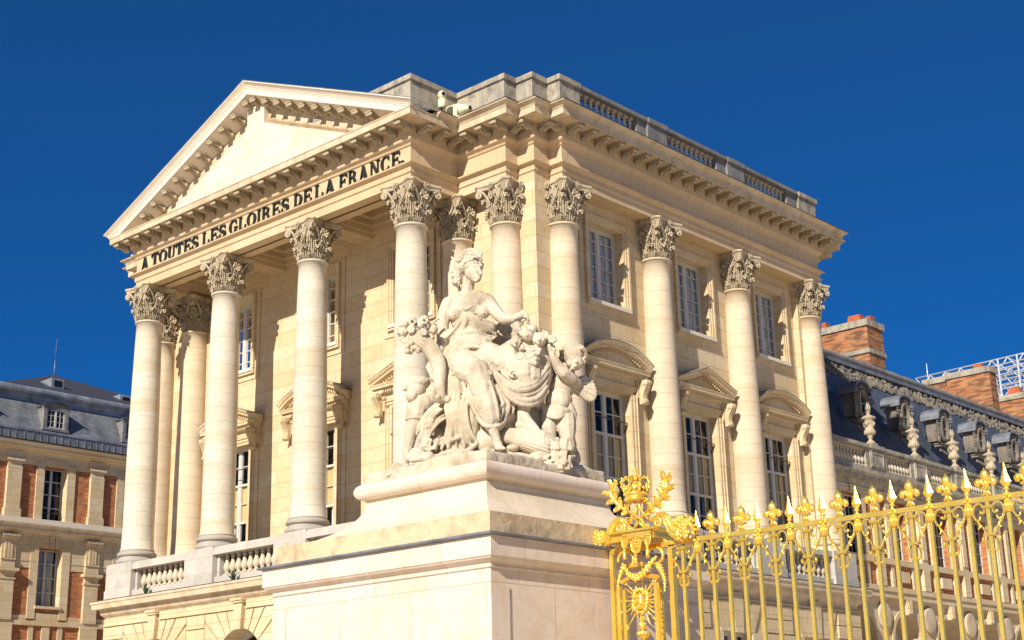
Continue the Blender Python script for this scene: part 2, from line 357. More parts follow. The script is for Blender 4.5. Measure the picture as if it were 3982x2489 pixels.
# --- raking cornice
SL = .419; XM = -5.25
def rake(prof, mb, z0, inner):
    for sgn in (1, -1):
        A = []; B = []
        for o, z in prof:
            xs = o  # plan position of the corner line, measured from the corner column axis
            if z < z0: xs = o-(z0-z)/SL
            A.append((xs, -o, max(z, z0) if z < z0 else z)); B.append((XM, -o, z+SL*(o-XM)))
        if sgn < 0: A = [(-10.5-x, y, z) for x, y, z in A]
        k = len(prof)
        mb.add(A+B, [tuple(range(k)), tuple(range(k, 2*k))[::-1]]+[(i, (i+1) % k, k+(i+1) % k, k+i) for i in range(k)], False)
    return mb
mb = rake([(-.25, 15.17)]+ENT[12:]+[(-.25, 15.645)], MB(), 15.817, 0)
PV(mb, 'raking_moulding', 'trim', merge=False)
mb = rake([(-.25, 15.646)]+COR[1:]+[(-.25, 15.815)], MB(), 15.818, 0)
mb = rake([(-.25, 15.817)]+CYM[1:]+[(-.25, 15.95)], mb, 15.817, 0)
rk = PV(mb, 'raking_cornice', 'white', merge=False)
PV(rake([(-.25, 15.955), (1.0, 15.923), (1.012, 15.935), (-.25, 15.975)], MB(), 15.9, 0), 'zinc_edge', 'zinc', merge=False)
PV(MB().prism([(-8.75, 15.80), (-1.75, 15.80), (-4.86, 17.12), (-4.86, 17.96), (-5.02, 18.02), (-5.48, 18.02), (-5.64, 17.96), (-5.64, 17.12)] if False else [(-10.5+1.05, 15.78), (-1.05, 15.78), (-4.90, 17.38), (-4.90, 17.90), (-5.08, 17.97), (-5.42, 17.97), (-5.60, 17.90), (-5.60, 17.38)], lambda x, z: (x, -.56, z), lambda x, z: (x, .1, z)), 'tympanum', 'tymp')
PV(MB().prism([(-11.3, 15.70), (.8, 15.70), (XM, 18.2)], lambda x, z: (x, -.28, z), lambda x, z: (x, .1, z)), 'tympanum_back', 'tymp')
PV(MB().add([(-11.4, -.2, 15.93), (-11.4, 2.4, 15.93), (XM, 2.4, 18.50), (XM, -.2, 18.50), (.9, 2.4, 15.93), (.9, -.2, 15.93)], [(0, 3, 2, 1), (3, 5, 4, 2), (1, 2, 4), (0, 5, 3)]), 'portico_roof', 'darkzinc')
PV(MB().box(-12.2, 1.7, 2.0, 13.7, 15.9, 16.05), 'flat_roof', 'zinc')
# --- modillions
def modillion():
    m = MB(); W = .092
    prof = [(.0, 0), (.40, 0), (.415, -.015), (.415, -.05), (.39, -.075), (.35, -.075), (.30, -.06), (.22, -.075), (.14, -.12), (.07, -.155), (.0, -.165)]
    m.prism(prof, lambda d, z: (-W+.015, -d, z-.03), lambda d, z: (W-.015, -d, z-.03))
    m.box(-W-.01, W+.01, -.43, 0, -.03, 0)
    m.tube([(-W-.006, -.385, -.075), (W+.006, -.385, -.075)], .043, 9); m.tube([(-W-.006, -.06, -.125), (W+.006, -.06, -.125)], .062, 10)
    m.tube([(0, -.34, -.125), (0, -.27, -.112), (0, -.18, -.135), (0, -.09, -.18)], [.03, .045, .05, .03], 7)
    m.tube([(-W+.02, -.335, -.13), (W-.02, -.335, -.13)], .026, 7)
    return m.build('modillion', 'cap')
mod0 = modillion(); nmod = [0]
def put_mod(x, y, z, rz, par=cornice):
    c = mod0 if nmod[0] == 0 else mod0.copy()
    if nmod[0]: COL.objects.link(c)
    nmod[0] += 1; c.location = (x, y, z); c.rotation_euler = (0, 0, rz); fix(c, par); return c
for k in range(24): put_mod(.37-.5*k, -.40, 15.645, 0)
put_mod(.40, -.12, 15.645, PI/2); put_mod(.40, .40, 15.645, PI/2); put_mod(.40, .88, 15.645, PI/2)
for x in (.98, 1.46, 1.93): put_mod(x, 1.139, 15.645, 0)
put_mod(1.955, 1.36, 15.645, PI/2); put_mod(2.40, 1.551, 15.645, 0); put_mod(2.466, 1.78, 15.645, PI/2); put_mod(2.80, 2.083, 15.645, 0)
for k in range(23): put_mod(2.858, 2.36+.508*k, 15.645, PI/2)
for k in range(11):
    for xx in (-5.1+.5*k, -5.4-.5*k):
        z = 15.645+SL*(.6-abs(xx-XM)+5.25)
        if z > 15.95: put_mod(xx, -.40, z-.02+.045, 0, rk)
# --- lettering in relief
def strokes(ch):
    """letter as list of polygons in a 0..1 high box; returns polys, advance width"""
    T_, t_ = .145, .06; P = []
    def bx(x0, x1, y0, y1): P.append([(x0, y0), (x1, y0), (x1, y1), (x0, y1)])
    def serif(x, y, w=.13): bx(x-w-T_/2, x+w+T_/2, y, y+.06)
    def stem(x, top=True, bot=True):
        bx(x-T_/2, x+T_/2, 0.0, 1.0)
        if bot: bx(x-T_/2-.09, x+T_/2+.09, 0, .06)
        if top: bx(x-T_/2-.09, x+T_/2+.09, .94, 1)
    def arc(cx, cy, rx, ry, a0, a1, thick=T_, thin=t_, n=18):
        o = []; i = []
        for k in range(n+1):
            a = R(a0+(a1-a0)*k/n); w = thin+(thick-thin)*abs(math.cos(a))**1.3
            o.append((cx+rx*math.cos(a), cy+ry*math.sin(a))); i.append((cx+(rx-w)*math.cos(a), cy+(ry-thin)*math.sin(a)))
        for k in range(n): P.append([o[k], o[k+1], i[k+1], i[k]])
    if ch == 'A':
        P.append([(.16, 0), (.24, 0), (.48, 1), (.40, 1)]); P.append([(.38, 1), (.55, 1), (.86, 0), (.63, 0)]); bx(.24, .68, .30, .37); bx(.04, .34, 0, .055); bx(.54, .96, 0, .055); return P, 1.0
    if ch == 'T': bx(.32, .52, 0, 1); bx(.22, .62, 0, .06); bx(.0, .84, .92, 1); bx(0, .06, .72, .93); bx(.78, .84, .72, .93); return P, .84
    if ch == 'O': arc(.46, .5, .46, .52, 0, 360, .21, .07, 28); return P, .92
    if ch == 'U':
        bx(.1, .3, .32, 1); bx(0, .4, .94, 1); bx(.68, .75, .32, 1); bx(.58, .86, .94, 1)
        o = [(.425+.325*math.cos(R(a)), .34+.36*math.sin(R(a))) for a in range(180, 361, 15)]; i = [(.49+.19*math.cos(R(a)), .34+.27*math.sin(R(a))) for a in range(180, 361, 15)]
        for k in range(len(o)-1): P.append([o[k], o[k+1], i[k+1], i[k]])
        return P, .86
    if ch == 'E': stem(.19); bx(.2, .78, .93, 1); bx(.2, .8, 0, .07); bx(.2, .6, .48, .54); bx(.72, .79, .74, .95); bx(.74, .81, .05, .28); bx(.54, .61, .38, .64); return P, .84
    if ch == 'F': stem(.19); bx(.2, .78, .93, 1); bx(.2, .6, .46, .53); bx(.72, .79, .72, .95); bx(.54, .61, .36, .64); return P, .80
    if ch == 'L': stem(.19); bx(.2, .76, 0, .07); bx(.70, .77, .05, .32); return P, .80
    if ch == 'I': stem(.19); return P, .38
    if ch == 'D': stem(.19); arc(.30, .5, .56, .5, -90, 90, .21, .07, 16); return P, .88
    if ch == 'R':
        stem(.19); arc(.38, .74, .36, .26, -90, 90, .19, .06, 14); bx(.25, .40, .94, 1); bx(.25, .40, .48, .54)
        P.append([(.44, .52), (.62, .52), (.86, 0), (.66, 0)]); bx(.62, .96, 0, .055); return P, .94
    if ch == 'N': P.append([(.06, 1), (.30, 1), (.84, 0), (.66, 0)]); bx(.12, .19, 0, 1); bx(.74, .81, 0, 1); bx(0, .33, 0, .055); bx(.0, .2, .945, 1); bx(.6, .95, .945, 1); return P, .96
    if ch in 'CG':
        arc(.46, .5, .46, .52, 52, 308, .21, .07, 22); bx(.70, .76, .66, .98)
        if ch == 'G': bx(.60, .78, .04, .42); bx(.52, .88, .40, .455)
        else: bx(.70, .76, .04, .26)
        return P, .88
    if ch == 'S':
        def q(a): return a
        pts = []
        for k in range(25):
            u = k/24
            a = R(40+u*250) if u < .5 else None
            if u <= .5: aa = R(35+u*2*215); pts.append((.37+.27*math.cos(aa), .74+.23*math.sin(aa)))
            else: aa = R(70-(u-.5)*2*215); pts.append((.37+.29*math.cos(aa), .26+.23*math.sin(aa)))
        for k in range(24):
            (x0, y0), (x1, y1) = pts[k], pts[k+1]; dx, dy = x1-x0, y1-y0; l = math.hypot(dx, dy) or 1
            w = .035+.075*math.sin(PI*(k+.5)/24)**3; nx, ny = -dy/l*w, dx/l*w
            P.append([(x0+nx, y0+ny), (x1+nx, y1+ny), (x1-nx, y1-ny), (x0-nx, y0-ny)])
        bx(.60, .66, .68, .96); bx(.05, .11, .04, .34); return P, .74
    if ch == '.': P.append([(.12+.12*math.cos(R(a)), .12+.12*math.sin(R(a))) for a in range(0, 360, 30)]); return P, .24
WORDS = [('A', -10.56, -10.17), ('TOUTES', -10.05, -7.88), ('LES', -7.70, -6.67), ('GLOIRES', -6.52, -4.08), ('DE', -3.89, -3.19), ('LA', -3.08, -2.30), ('FRANCE.', -2.17, .11)]
LH = .355; LZ = 14.785
for w, xa, xb in WORDS:
    gl = [strokes(c) for c in w]; adv = sum(a for _, a in gl); gap = .12
    tot = adv+gap*(len(w)-1); s_ = (xb-xa)/tot; x = xa
    for c, (P, a) in zip(w, gl):
        m = MB()
        for poly in P:
            m.prism(poly, lambda u, v: (x+u*s_, -.306, LZ+v*LH), lambda u, v: (x+u*s_, -.355, LZ+v*LH))
        PV(m, 'letter', 'letter', merge=False); x += (a+gap)*s_
# --- attic parapet
ATT = [(-.12, 15.95), (.36, 15.95), (.36, 16.80), (.375, 16.81), (.41, 16.825), (.41, 16.955), (-.12, 16.97)]
PV(sweep(ATT, [(-3.2, 0)]+PATH[1:8]+[(2.458, 2.86)]), 'parapet', 'attic')
PV(sweep(ATT, [(2.458, 12.62), (2.458, 13.169), (2.066, 13.169), (2.066, 13.70), (1.555, 13.70), (1.555, 14.11), (-12.0, 14.11)]), 'parapet', 'attic')
rb = MB()
BT = [(-.05, 16.835), (.345, 16.835), (.38, 16.85), (.38, 16.94), (-.05, 16.95)]; BB = [(-.05, 15.95), (.32, 15.95), (.32, 16.10), (-.05, 16.10)]
for ya, yb in ((2.84, 5.52), (6.32, 9.04), (9.84, 12.57)):
    sweep(BT, [(2.458, ya+.002), (2.458, yb-.002)], mb=rb); sweep(BB, [(2.458, ya+.002), (2.458, yb-.002)], mb=rb)
for ya, yb in ((5.52, 6.32), (9.04, 9.84)): sweep(ATT, [(2.458, ya), (2.458, yb)], mb=rb)
for ya, yb in ((5.15, 5.518), (6.322, 6.47), (8.62, 9.038), (9.842, 10.02), (12.08, 12.568), (2.862, 2.95)):
    sweep([(0, 16.10), (.30, 16.10), (.30, 16.835), (0, 16.835)], [(2.458, ya), (2.458, yb)], mb=rb)
roofbal = PV(rb, 'roof_balustrade', 'atticdark')
def baluster(h, r, mat='baluster'):
    m = MB(); a = r
    m.box(-a*.85, a*.85, -a*.85, a*.85, 0, h*.09); m.box(-a*.9, a*.9, -a*.9, a*.9, h*.93, h)
    m.lathe([(a*.78, h*.09), (a*.8, h*.13), (a*.5, h*.16), (a*.55, h*.20), (a*.9, h*.28), (a*1.0, h*.36), (a*.85, h*.47), (a*.52, h*.62), (a*.43, h*.74), (a*.46, h*.80), (a*.66, h*.81), (a*.66, h*.84), (a*.48, h*.85), (a*.5, h*.89), (a*.8, h*.93)], n=12)
    return m.build('baluster', mat)
def scatter(src, first, parent, locs):
    for i, l in enumerate(locs):
        c = src if (first and i == 0) else src.copy()
        if not (first and i == 0): COL.objects.link(c)
        c.location = l; fix(c, parent)
b0 = baluster(.735, .078, 'baluster')
scatter(b0, True, roofbal, [(2.62, ya+(yb-ya)*(i+.5)/10, 16.10) for ya, yb in ((2.95, 5.15), (6.47, 8.62), (10.02, 12.08)) for i in range(10)])
# --- walls
WY, WX = 1.72, 2.278
TF = lambda a, d, z: (a, WY-d, z)
TS = lambda a, d, z: (WX+d, a, z)
FB = [-8.75, -5.25, -1.75]; SB = [4.265, 7.829, 11.393]
hu = [(c-.65, c+.65, 11.86, 13.82) for c in FB]; hl = [(c-.70, c+.70, 6.72, 9.76) for c in FB]
PV(wallgrid(MB(), (-12.2, 1.8), (6.5, 14.29), hu+hl, TF, .40).box(-10.4, .2, WY+.005, WY+.1, 14.2, 14.95), 'front_wall', 'wall')
hu = [(c-.65, c+.65, 11.86, 13.82) for c in SB]; hl = [(c-.70, c+.70, 6.72, 9.76) for c in SB]
PV(wallgrid(MB(), (2.2, 13.45), (6.5, 14.3), hu+hl, TS, .40), 'side_wall', 'wall')
PV(sweep([(-.18, 0), (-.18, 14.3), (-.5, 14.3), (-.5, 0)], PATH[8:]), 'rear_wall', 'wall')
PV(MB().box(1.60, 2.364, 1.653, 2.40, 5.8, 14.3), 'corner_pier', 'wall')
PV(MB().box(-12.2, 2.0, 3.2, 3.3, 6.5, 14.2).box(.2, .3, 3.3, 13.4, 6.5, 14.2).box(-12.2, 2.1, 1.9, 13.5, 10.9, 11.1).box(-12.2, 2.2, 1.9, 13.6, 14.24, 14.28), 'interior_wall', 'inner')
PV(MB().box(-11.0, .5, -.52, 1.72, 6.45, 6.60).box(-12.3, 2.25, 1.75, 13.6, 6.45, 6.62), 'portico_floor', 'grey')
# --- portico ceiling: beams, coffers
mb = MB()
for xc in (-10.5, -7, -3.5, 0): mb.box(xc-.295, xc+.295, .301, WY, 14.32, 14.9)
for a, b in ((-10.2, -7.3), (-6.7, -3.8), (-3.2, -.3)):
    mb.box(a+.001, b-.001, .301, WY, 14.88, 14.95)
    for w, z in ((.10, 14.42), (.20, 14.55), (.36, 14.70)):
        mb.box(a+.001, b-.001, .302, .302+w, z, 14.88); mb.box(a+.001, b-.001, WY-w-.04, WY-.001, z, 14.88)
        mb.box(a+.001, a+w, .302+w, WY-w-.04, z, 14.88); mb.box(b-w, b-.001, .302+w, WY-w-.04, z, 14.88)
PV(mb, 'portico_ceiling', 'entab', merge=False)
PV(MB().box(-10.0, -.5, -.02, .03, 14.285, 14.2985), 'soffit_groove_shade', 'iron')  # dark strip laid under the flat soffit, imitating the shade inside a groove
# --- columns
def leaf(m, z0, h, r0, r1, wid, a, curl=.07):
    """acanthus leaf standing against the bell at angle a"""
    nu, nv = 6, 9; vs = []; ca, sa = math.cos(a), math.sin(a)
    for j in range(nv+1):
        v = j/nv
        if v < .72: zz = z0+h*v/.72*.94; rr = r0+(r1-r0)*(v/.72)**1.6+.012
        else:
            q = (v-.72)/.28*PI*.95; zz = z0+h*.94+math.sin(q)*curl*.55-(1-math.cos(q))*curl*.30; rr = r1+.012+(1-math.cos(q))*curl*.62
        w = wid*(.62+.38*math.sin(min(1, v/.75)*PI*.75))*(1 if v < .72 else max(.35, 1-(v-.72)*2.1))
        w *= 1+.10*math.cos(v*22)
        for i in range(nu+1):
            u = i/nu*2-1; rib = .012*math.cos(u*PI*3)-.018*abs(u)
            x = rr+rib*(1 if v < .9 else .3); y = u*w
            vs.append((x*ca-y*sa, x*sa+y*ca, zz-abs(u)*.02*(1+2*v)))
    m.add(vs, [(j*(nu+1)+i, j*(nu+1)+i+1, (j+1)*(nu+1)+i+1, (j+1)*(nu+1)+i) for j in range(nv) for i in range(nu)], True)
    tip = (r1+.012+curl*.95); zc = z0+h*.94-curl*.12
    for off, rt in ((0, .017), (-.42, .012), (.42, .012), (-.8, .010), (.8, .010)):
        pts = []
        for j in range(6):
            v = j/5*.74; rr = r0+(r1-r0)*(v/.74)**1.6+.026; w = wid*(.62+.38*math.sin(min(1, v/.75)*PI*.75))*off*.95; pts.append((rr*ca-w*sa, rr*sa+w*ca, z0+h*v/.72*.94-abs(off)*.03))
        m.tube(pts, [rt*.6, rt, rt, rt, rt*1.1, rt*1.2], 5)
    m.ball((tip*ca, tip*sa, zc), curl*.42, 8, 5, (1, 1, .8))
    for sgn in (-1, 1):
        y = sgn*wid*.78; q_ = r0+(r1-r0)*.5+.05; m.ball((q_*ca-y*sa, q_*sa+y*ca, z0+h*.62), curl*.30, 6, 4); y = sgn*wid*.86; q_ = r0+.04; m.ball((q_*ca-y*sa, q_*sa+y*ca, z0+h*.34), curl*.28, 6, 4)
    for sgn in (-1, 1):
        y = sgn*wid*.42; m.ball(((tip-.02)*ca-y*sa, (tip-.02)*sa+y*ca, zc-.006), curl*.33, 6, 4)
def spiral(m, c, ax, up, r, turns, rt, n=22):
    c = Vector(c); ax = Vector(ax).normalized(); up = Vector(up); pts = []; rad = []
    for i in range(n+1):
        t = i/n; a = t*turns*2*PI; q = r*(1-.86*t); pts.append(c+ax*math.sin(a)*q+up*math.cos(a)*q); rad.append(rt*(1-.55*t))
    m.tube(pts, rad, 6)
def capital():
    m = MB(); H = .98
    m.lathe([(.345, 0), (.335, .1), (.335, .35), (.35, .6), (.39, .78), (.43, .84), (.43, .86), (.2, .86)], n=20)
    for k in range(8): leaf(m, .01, .34, .345, .40, .135, k*PI/4+PI/8, .085)
    for k in range(8): leaf(m, .05, .62, .345, .43, .13, k*PI/4, .10)
    for k in range(4):
        d = PI/4+k*PI/2; ca, sa = math.cos(d), math.sin(d); T = Vector((ca, sa, 0)); S = Vector((-sa, ca, 0))
        # leaf under the corner volute
        leaf(m, .45, .33, .37, .48, .06, d, .07)
        for s_ in (-1, 1):
            ax = (T*.80+S*(-s_)*.45).normalized()
            # stalk rising to the corner volute
            b = T*.36+S*s_*.20; e = T*.615+S*s_*.045
            m.tube([b+Vector((0, 0, .46)), b.lerp(e, .3)+Vector((0, 0, .66)), b.lerp(e, .65)+Vector((0, 0, .80)), e+Vector((0, 0, .845))], [.03, .034, .032, .03], 6)
            spiral(m, e+Vector((0, 0, .755)), ax, (0, 0, 1), .088, 2.2, .026)
            m.ball(e+S*s_*.012+Vector((0, 0, .755)), .03, 8, 5)
            # inner helices
            f = Vector((math.cos(d+s_*PI/4), math.sin(d+s_*PI/4), 0)); g_ = Vector((-f.y, f.x, 0))*(-s_)
            b2 = f*.38+g_*.16; e2 = f*.455+g_*.075
            m.tube([b2+Vector((0, 0, .46)), b2.lerp(e2, .4)+Vector((0, 0, .62)), e2+g_*.02+Vector((0, 0, .77))], [.024, .026, .022], 6)
            spiral(m, e2+Vector((0, 0, .715)), -g_, (0, 0, 1), .060, 1.8, .019, 16)
        # fleuron
        f = Vector((math.cos(d+PI/4), math.sin(d+PI/4), 0)); g_ = Vector((-f.y, f.x, 0)); c = f*.50+Vector((0, 0, .895))
        m.ball(c+f*.035, .032, 8, 6)
        for q in range(10):
            a = q*PI/5; m.ball(c+(g_*math.cos(a)+Vector((0, 0, 1))*math.sin(a))*.062+f*.01, .027, 6, 4)
    # abacus with hollow sides and cut corners
    def ring(o, z):
        pts = []
        for k in range(4):
            d = PI/4+k*PI/2; T = Vector((math.cos(d), math.sin(d), 0)); S = Vector((-T.y, T.x, 0)); c = T*(.70+o)
            A = c-S*(.07+o*.3); B = c+S*(.07+o*.3); pts += [A, B]
            d2 = PI/4+(k+1)*PI/2; T2 = Vector((math.cos(d2), math.sin(d2), 0)); S2 = Vector((-T2.y, T2.x, 0)); E_ = T2*(.70+o)-S2*(.07+o*.3)
            f = Vector((math.cos(d+PI/4), math.sin(d+PI/4), 0))
            for q in range(1, 8):
                t = q/8; p = B.lerp(E_, t); pts.append(p-f*(math.sin(PI*t)*.105))
        return [(p.x, p.y, z) for p in pts]
    L_ = [ring(-.05, .845), ring(-.035, .88), ring(-.03, .915), ring(.0, .925), ring(.012, .955), ring(.0, .98)]
    n = len(L_[0]); vs = sum(L_, [])
    m.add(vs, [(j*n+i, j*n+(i+1) % n, (j+1)*n+(i+1) % n, (j+1)*n+i) for j in range(len(L_)-1) for i in range(n)]+[tuple(range(n))[::-1], tuple((len(L_)-1)*n+i for i in range(n))], False)
    return m.build('capital', 'cap', merge=False)
cap0 = capital()
def shaft_m(mat):
    pr = []
    for i in range(15):
        t = i/14; r_ = .412-.068*max(0, (t-.25)/.75)**1.55; pr.append((r_, 7.02+(13.26-7.02)*t))
    pr = [(.45, 7.0), (.45, 7.035), (.425, 7.06)]+pr[1:]+[(.36, 13.262), (.375, 13.268), (.39, 13.285), (.39, 13.30), (.375, 13.318), (.35, 13.325)]
    return MB().lathe(pr, n=40).build('shaft', mat)
def base_m(mat):
    pr = [(.50, ZB), (.525, ZB+.02), (.535, ZB+.06), (.525, ZB+.10), (.50, ZB+.12), (.485, ZB+.125), (.47, ZB+.14), (.455, ZB+.17), (.455, ZB+.185), (.475, ZB+.195), (.49, ZB+.20), (.51, ZB+.225), (.515, ZB+.26), (.50, ZB+.295), (.47, ZB+.305), (.45, ZB+.31), (.445, ZB+.345)]
    return MB().lathe(pr, n=36).build('base', mat)
sh1, sh2 = shaft_m('shaft'), shaft_m('warmshaft'); bs1, bs2 = base_m('base'), base_m('warmshaft')
first = {}
def use(src, par, loc):
    if id(src.data) not in first: first[id(src.data)] = 1; c = src
    else: c = src.copy(); COL.objects.link(c)
    c.location = loc; fix(c, par); return c
COLS = [(-3.5*k, 0, 0) for k in range(4)]+[(0, 1.539, 1), (-10.5, 1.539, 1), (1.555, 1.539, 1), (-12.055, 1.539, 1)]+[(2.458, 2.483+3.562*k, 2) for k in range(4)]
for i, (x, y, k) in enumerate(COLS):
    c = use(sh2 if k else sh1, pav, (x, y, 0)); c.name = 'column'
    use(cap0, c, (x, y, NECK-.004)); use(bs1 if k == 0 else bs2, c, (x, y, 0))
# --- windows
def glazing(T, ca, hw, z0, z1, cols, rows, dg, par, lower=False, curtain=0):
    m = MB(); fw = .055
    frame_rect(m, ca-hw, ca+hw, z0, z1, fw, dg-.03, dg+.05, T)
    m.box(ca-.045, ca+.045, dg-.025, dg+.055, z0+fw, z1-fw, T)
    iw = hw-fw
    for s_ in (-1, 1):
        a0, a1 = (ca-iw, ca-.045) if s_ < 0 else (ca+.045, ca+iw)
        frame_rect(m, a0, a1, z0+fw, z1-fw, .035, dg-.02, dg+.04, T)
        nc = cols//2
        for k in range(1, nc): x = a0+(a1-a0)*k/nc; m.box(x-.011, x+.011, dg-.01, dg+.03, z0+fw, z1-fw, T)
        for k in range(1, rows): z = z0+(z1-z0)*k/rows; m.box(a0+.035, a1-.035, dg-.012, dg+.028, z-.011, z+.011, T)
    if lower:
        for k in (2, 4): z = z0+(z1-z0)*k/rows; m.box(ca-iw, ca+iw, dg-.02, dg+.06, z-.03, z+.03, T)
    w = PV(m, 'window', 'winw', par)
    PV(MB().add([T(ca-iw, dg+.005, z0+.05), T(ca+iw, dg+.005, z0+.05), T(ca+iw, dg+.005, z1-.05), T(ca-iw, dg+.005, z1-.05)], [(0, 1, 2, 3)]), 'pane', 'glass', w)
    if lower: PV(MB().box(ca-iw+.02, ca+iw-.02, dg-.028, dg-.022, z0+(z1-z0)*.345, z0+(z1-z0)*.655, T), 'blind_reflection', 'blind_reflection', w)  # blind; at the side windows its colour stands in for pane reflections
    if curtain:
        cm = MB(); n = 40
        for (u0, u1) in ([(-.95, -.35), (.35, .95)] if curtain == 1 else [(-.98, .98)]):
            ps = [(ca+iw*(u0+(u1-u0)*i/n), dg-.05+.018*math.sin(i*1.9)) for i in range(n+1)]
            zb, zt = z0+.02, (z0+(z1-z0)*(.36 if lower else .98))
            cm.add([T(a, d, zb) for a, d in ps]+[T(a, d, zt) for a, d in ps], [(i, i+1, n+2+i, n+1+i) for i in range(n)], True)
        PV(cm, 'curtain', 'curtain', w)
    return w
def surround_upper(T, ca):
    m = MB()
    frame_rect(m, ca-1.0, ca+1.0, 11.55, 14.10, .18, 0, .03, T)
    frame_rect(m, ca-.84, ca+.84, 11.70, 13.99, .06, 0, .10, T)
    frame_rect(m, ca-.78, ca+.78, 11.76, 13.93, .07, 0, .075, T, 'lrt')
    frame_rect(m, ca-.71, ca+.71, 11.80, 13.86, .058, 0, .05, T, 'lrt')
    o = PV(m, 'window_surround', 'wall', merge=False)
    s = MB().box(ca-.80, ca+.80, -.22, .13, 11.765, 11.855, T); PV(s, 'sill', 'white', o); return o
def sweep2(prof, curve, T, ca, zc, m):
    n = len(curve); k = len(prof); vs = []
    for i, (x, z) in enumerate(curve):
        if 0 < i < n-1:
            d1 = Vector((curve[i][0]-curve[i-1][0], curve[i][1]-curve[i-1][1])).normalized(); d2 = Vector((curve[i+1][0]-curve[i][0], curve[i+1][1]-curve[i][1])).normalized()
            n1, n2 = Vector((-d1.y, d1.x)), Vector((-d2.y, d2.x)); mv = (n1+n2)/(1+n1.dot(n2))
        else:
            a, b = (0, 1) if i == 0 else (-2, -1); d = Vector((curve[b][0]-curve[a][0], curve[b][1]-curve[a][1])).normalized(); nn = Vector((-d.y, d.x)); mv = Vector((0, 1/max(nn.y, .3)))
        vs += [T(ca+x+mv.x*o, d_, zc+z+mv.y*o) for o, d_ in prof]
    m.add(vs, [(i*k+a, i*k+(a+1) % k, (i+1)*k+(a+1) % k, (i+1)*k+a) for i in range(n-1) for a in range(k)]+[tuple(range(k)), tuple((n-1)*k+a for a in range(k))[::-1]], False)
def console_m(T, ca, z0, z1, d0, w):
    m = MB(); h = z1-z0
    pr = [(d0, z1), (d0+.22, z1), (d0+.25, z1-.05*h), (d0+.255, z1-.14*h), (d0+.235, z1-.22*h), (d0+.19, z1-.35*h), (d0+.14, z1-.50*h), (d0+.11, z1-.65*h), (d0+.105, z1-.78*h), (d0+.13, z1-.85*h), (d0+.14, z1-.93*h), (d0+.11, z0), (d0+.05, z0-.02), (d0, z0)]
    for k in range(3):
        a = ca-w/2+w*k/3
        sc_ = .0 if k == 1 else -.0
        m.prism(pr, lambda d, z: T(a+.006, d+(.012 if k == 1 else 0), z), lambda d, z: T(a+w/3-.006, d+(.012 if k == 1 else 0), z))
    m.prism([(d, z) for d, z in pr], lambda d, z: T(ca-w/2+.01, d-.012, z), lambda d, z: T(ca+w/2-.01, d-.012, z))
    def cyl(dc, zc, r_, ex):
        pts = [(dc+r_*math.cos(a*PI/7), zc+r_*math.sin(a*PI/7)) for a in range(14)]
        m.prism(pts, lambda d, z: T(ca-w/2-ex, d, z), lambda d, z: T(ca+w/2+ex, d, z), True)
    cyl(d0+.165, z1-.13*h, .075, .008); cyl(d0+.165, z1-.13*h, .04, .02); cyl(d0+.10, z0+.07*h, .045, .008); cyl(d0+.10, z0+.07*h, .022, .018)
    return m
PPR = [(0, .02), (0, .15), (.035, .16), (.04, .22), (.065, .235), (.07, .275), (.12, .28), (.13, .30), (.155, .325), (.175, .335), (.19, .335), (.205, .02)]
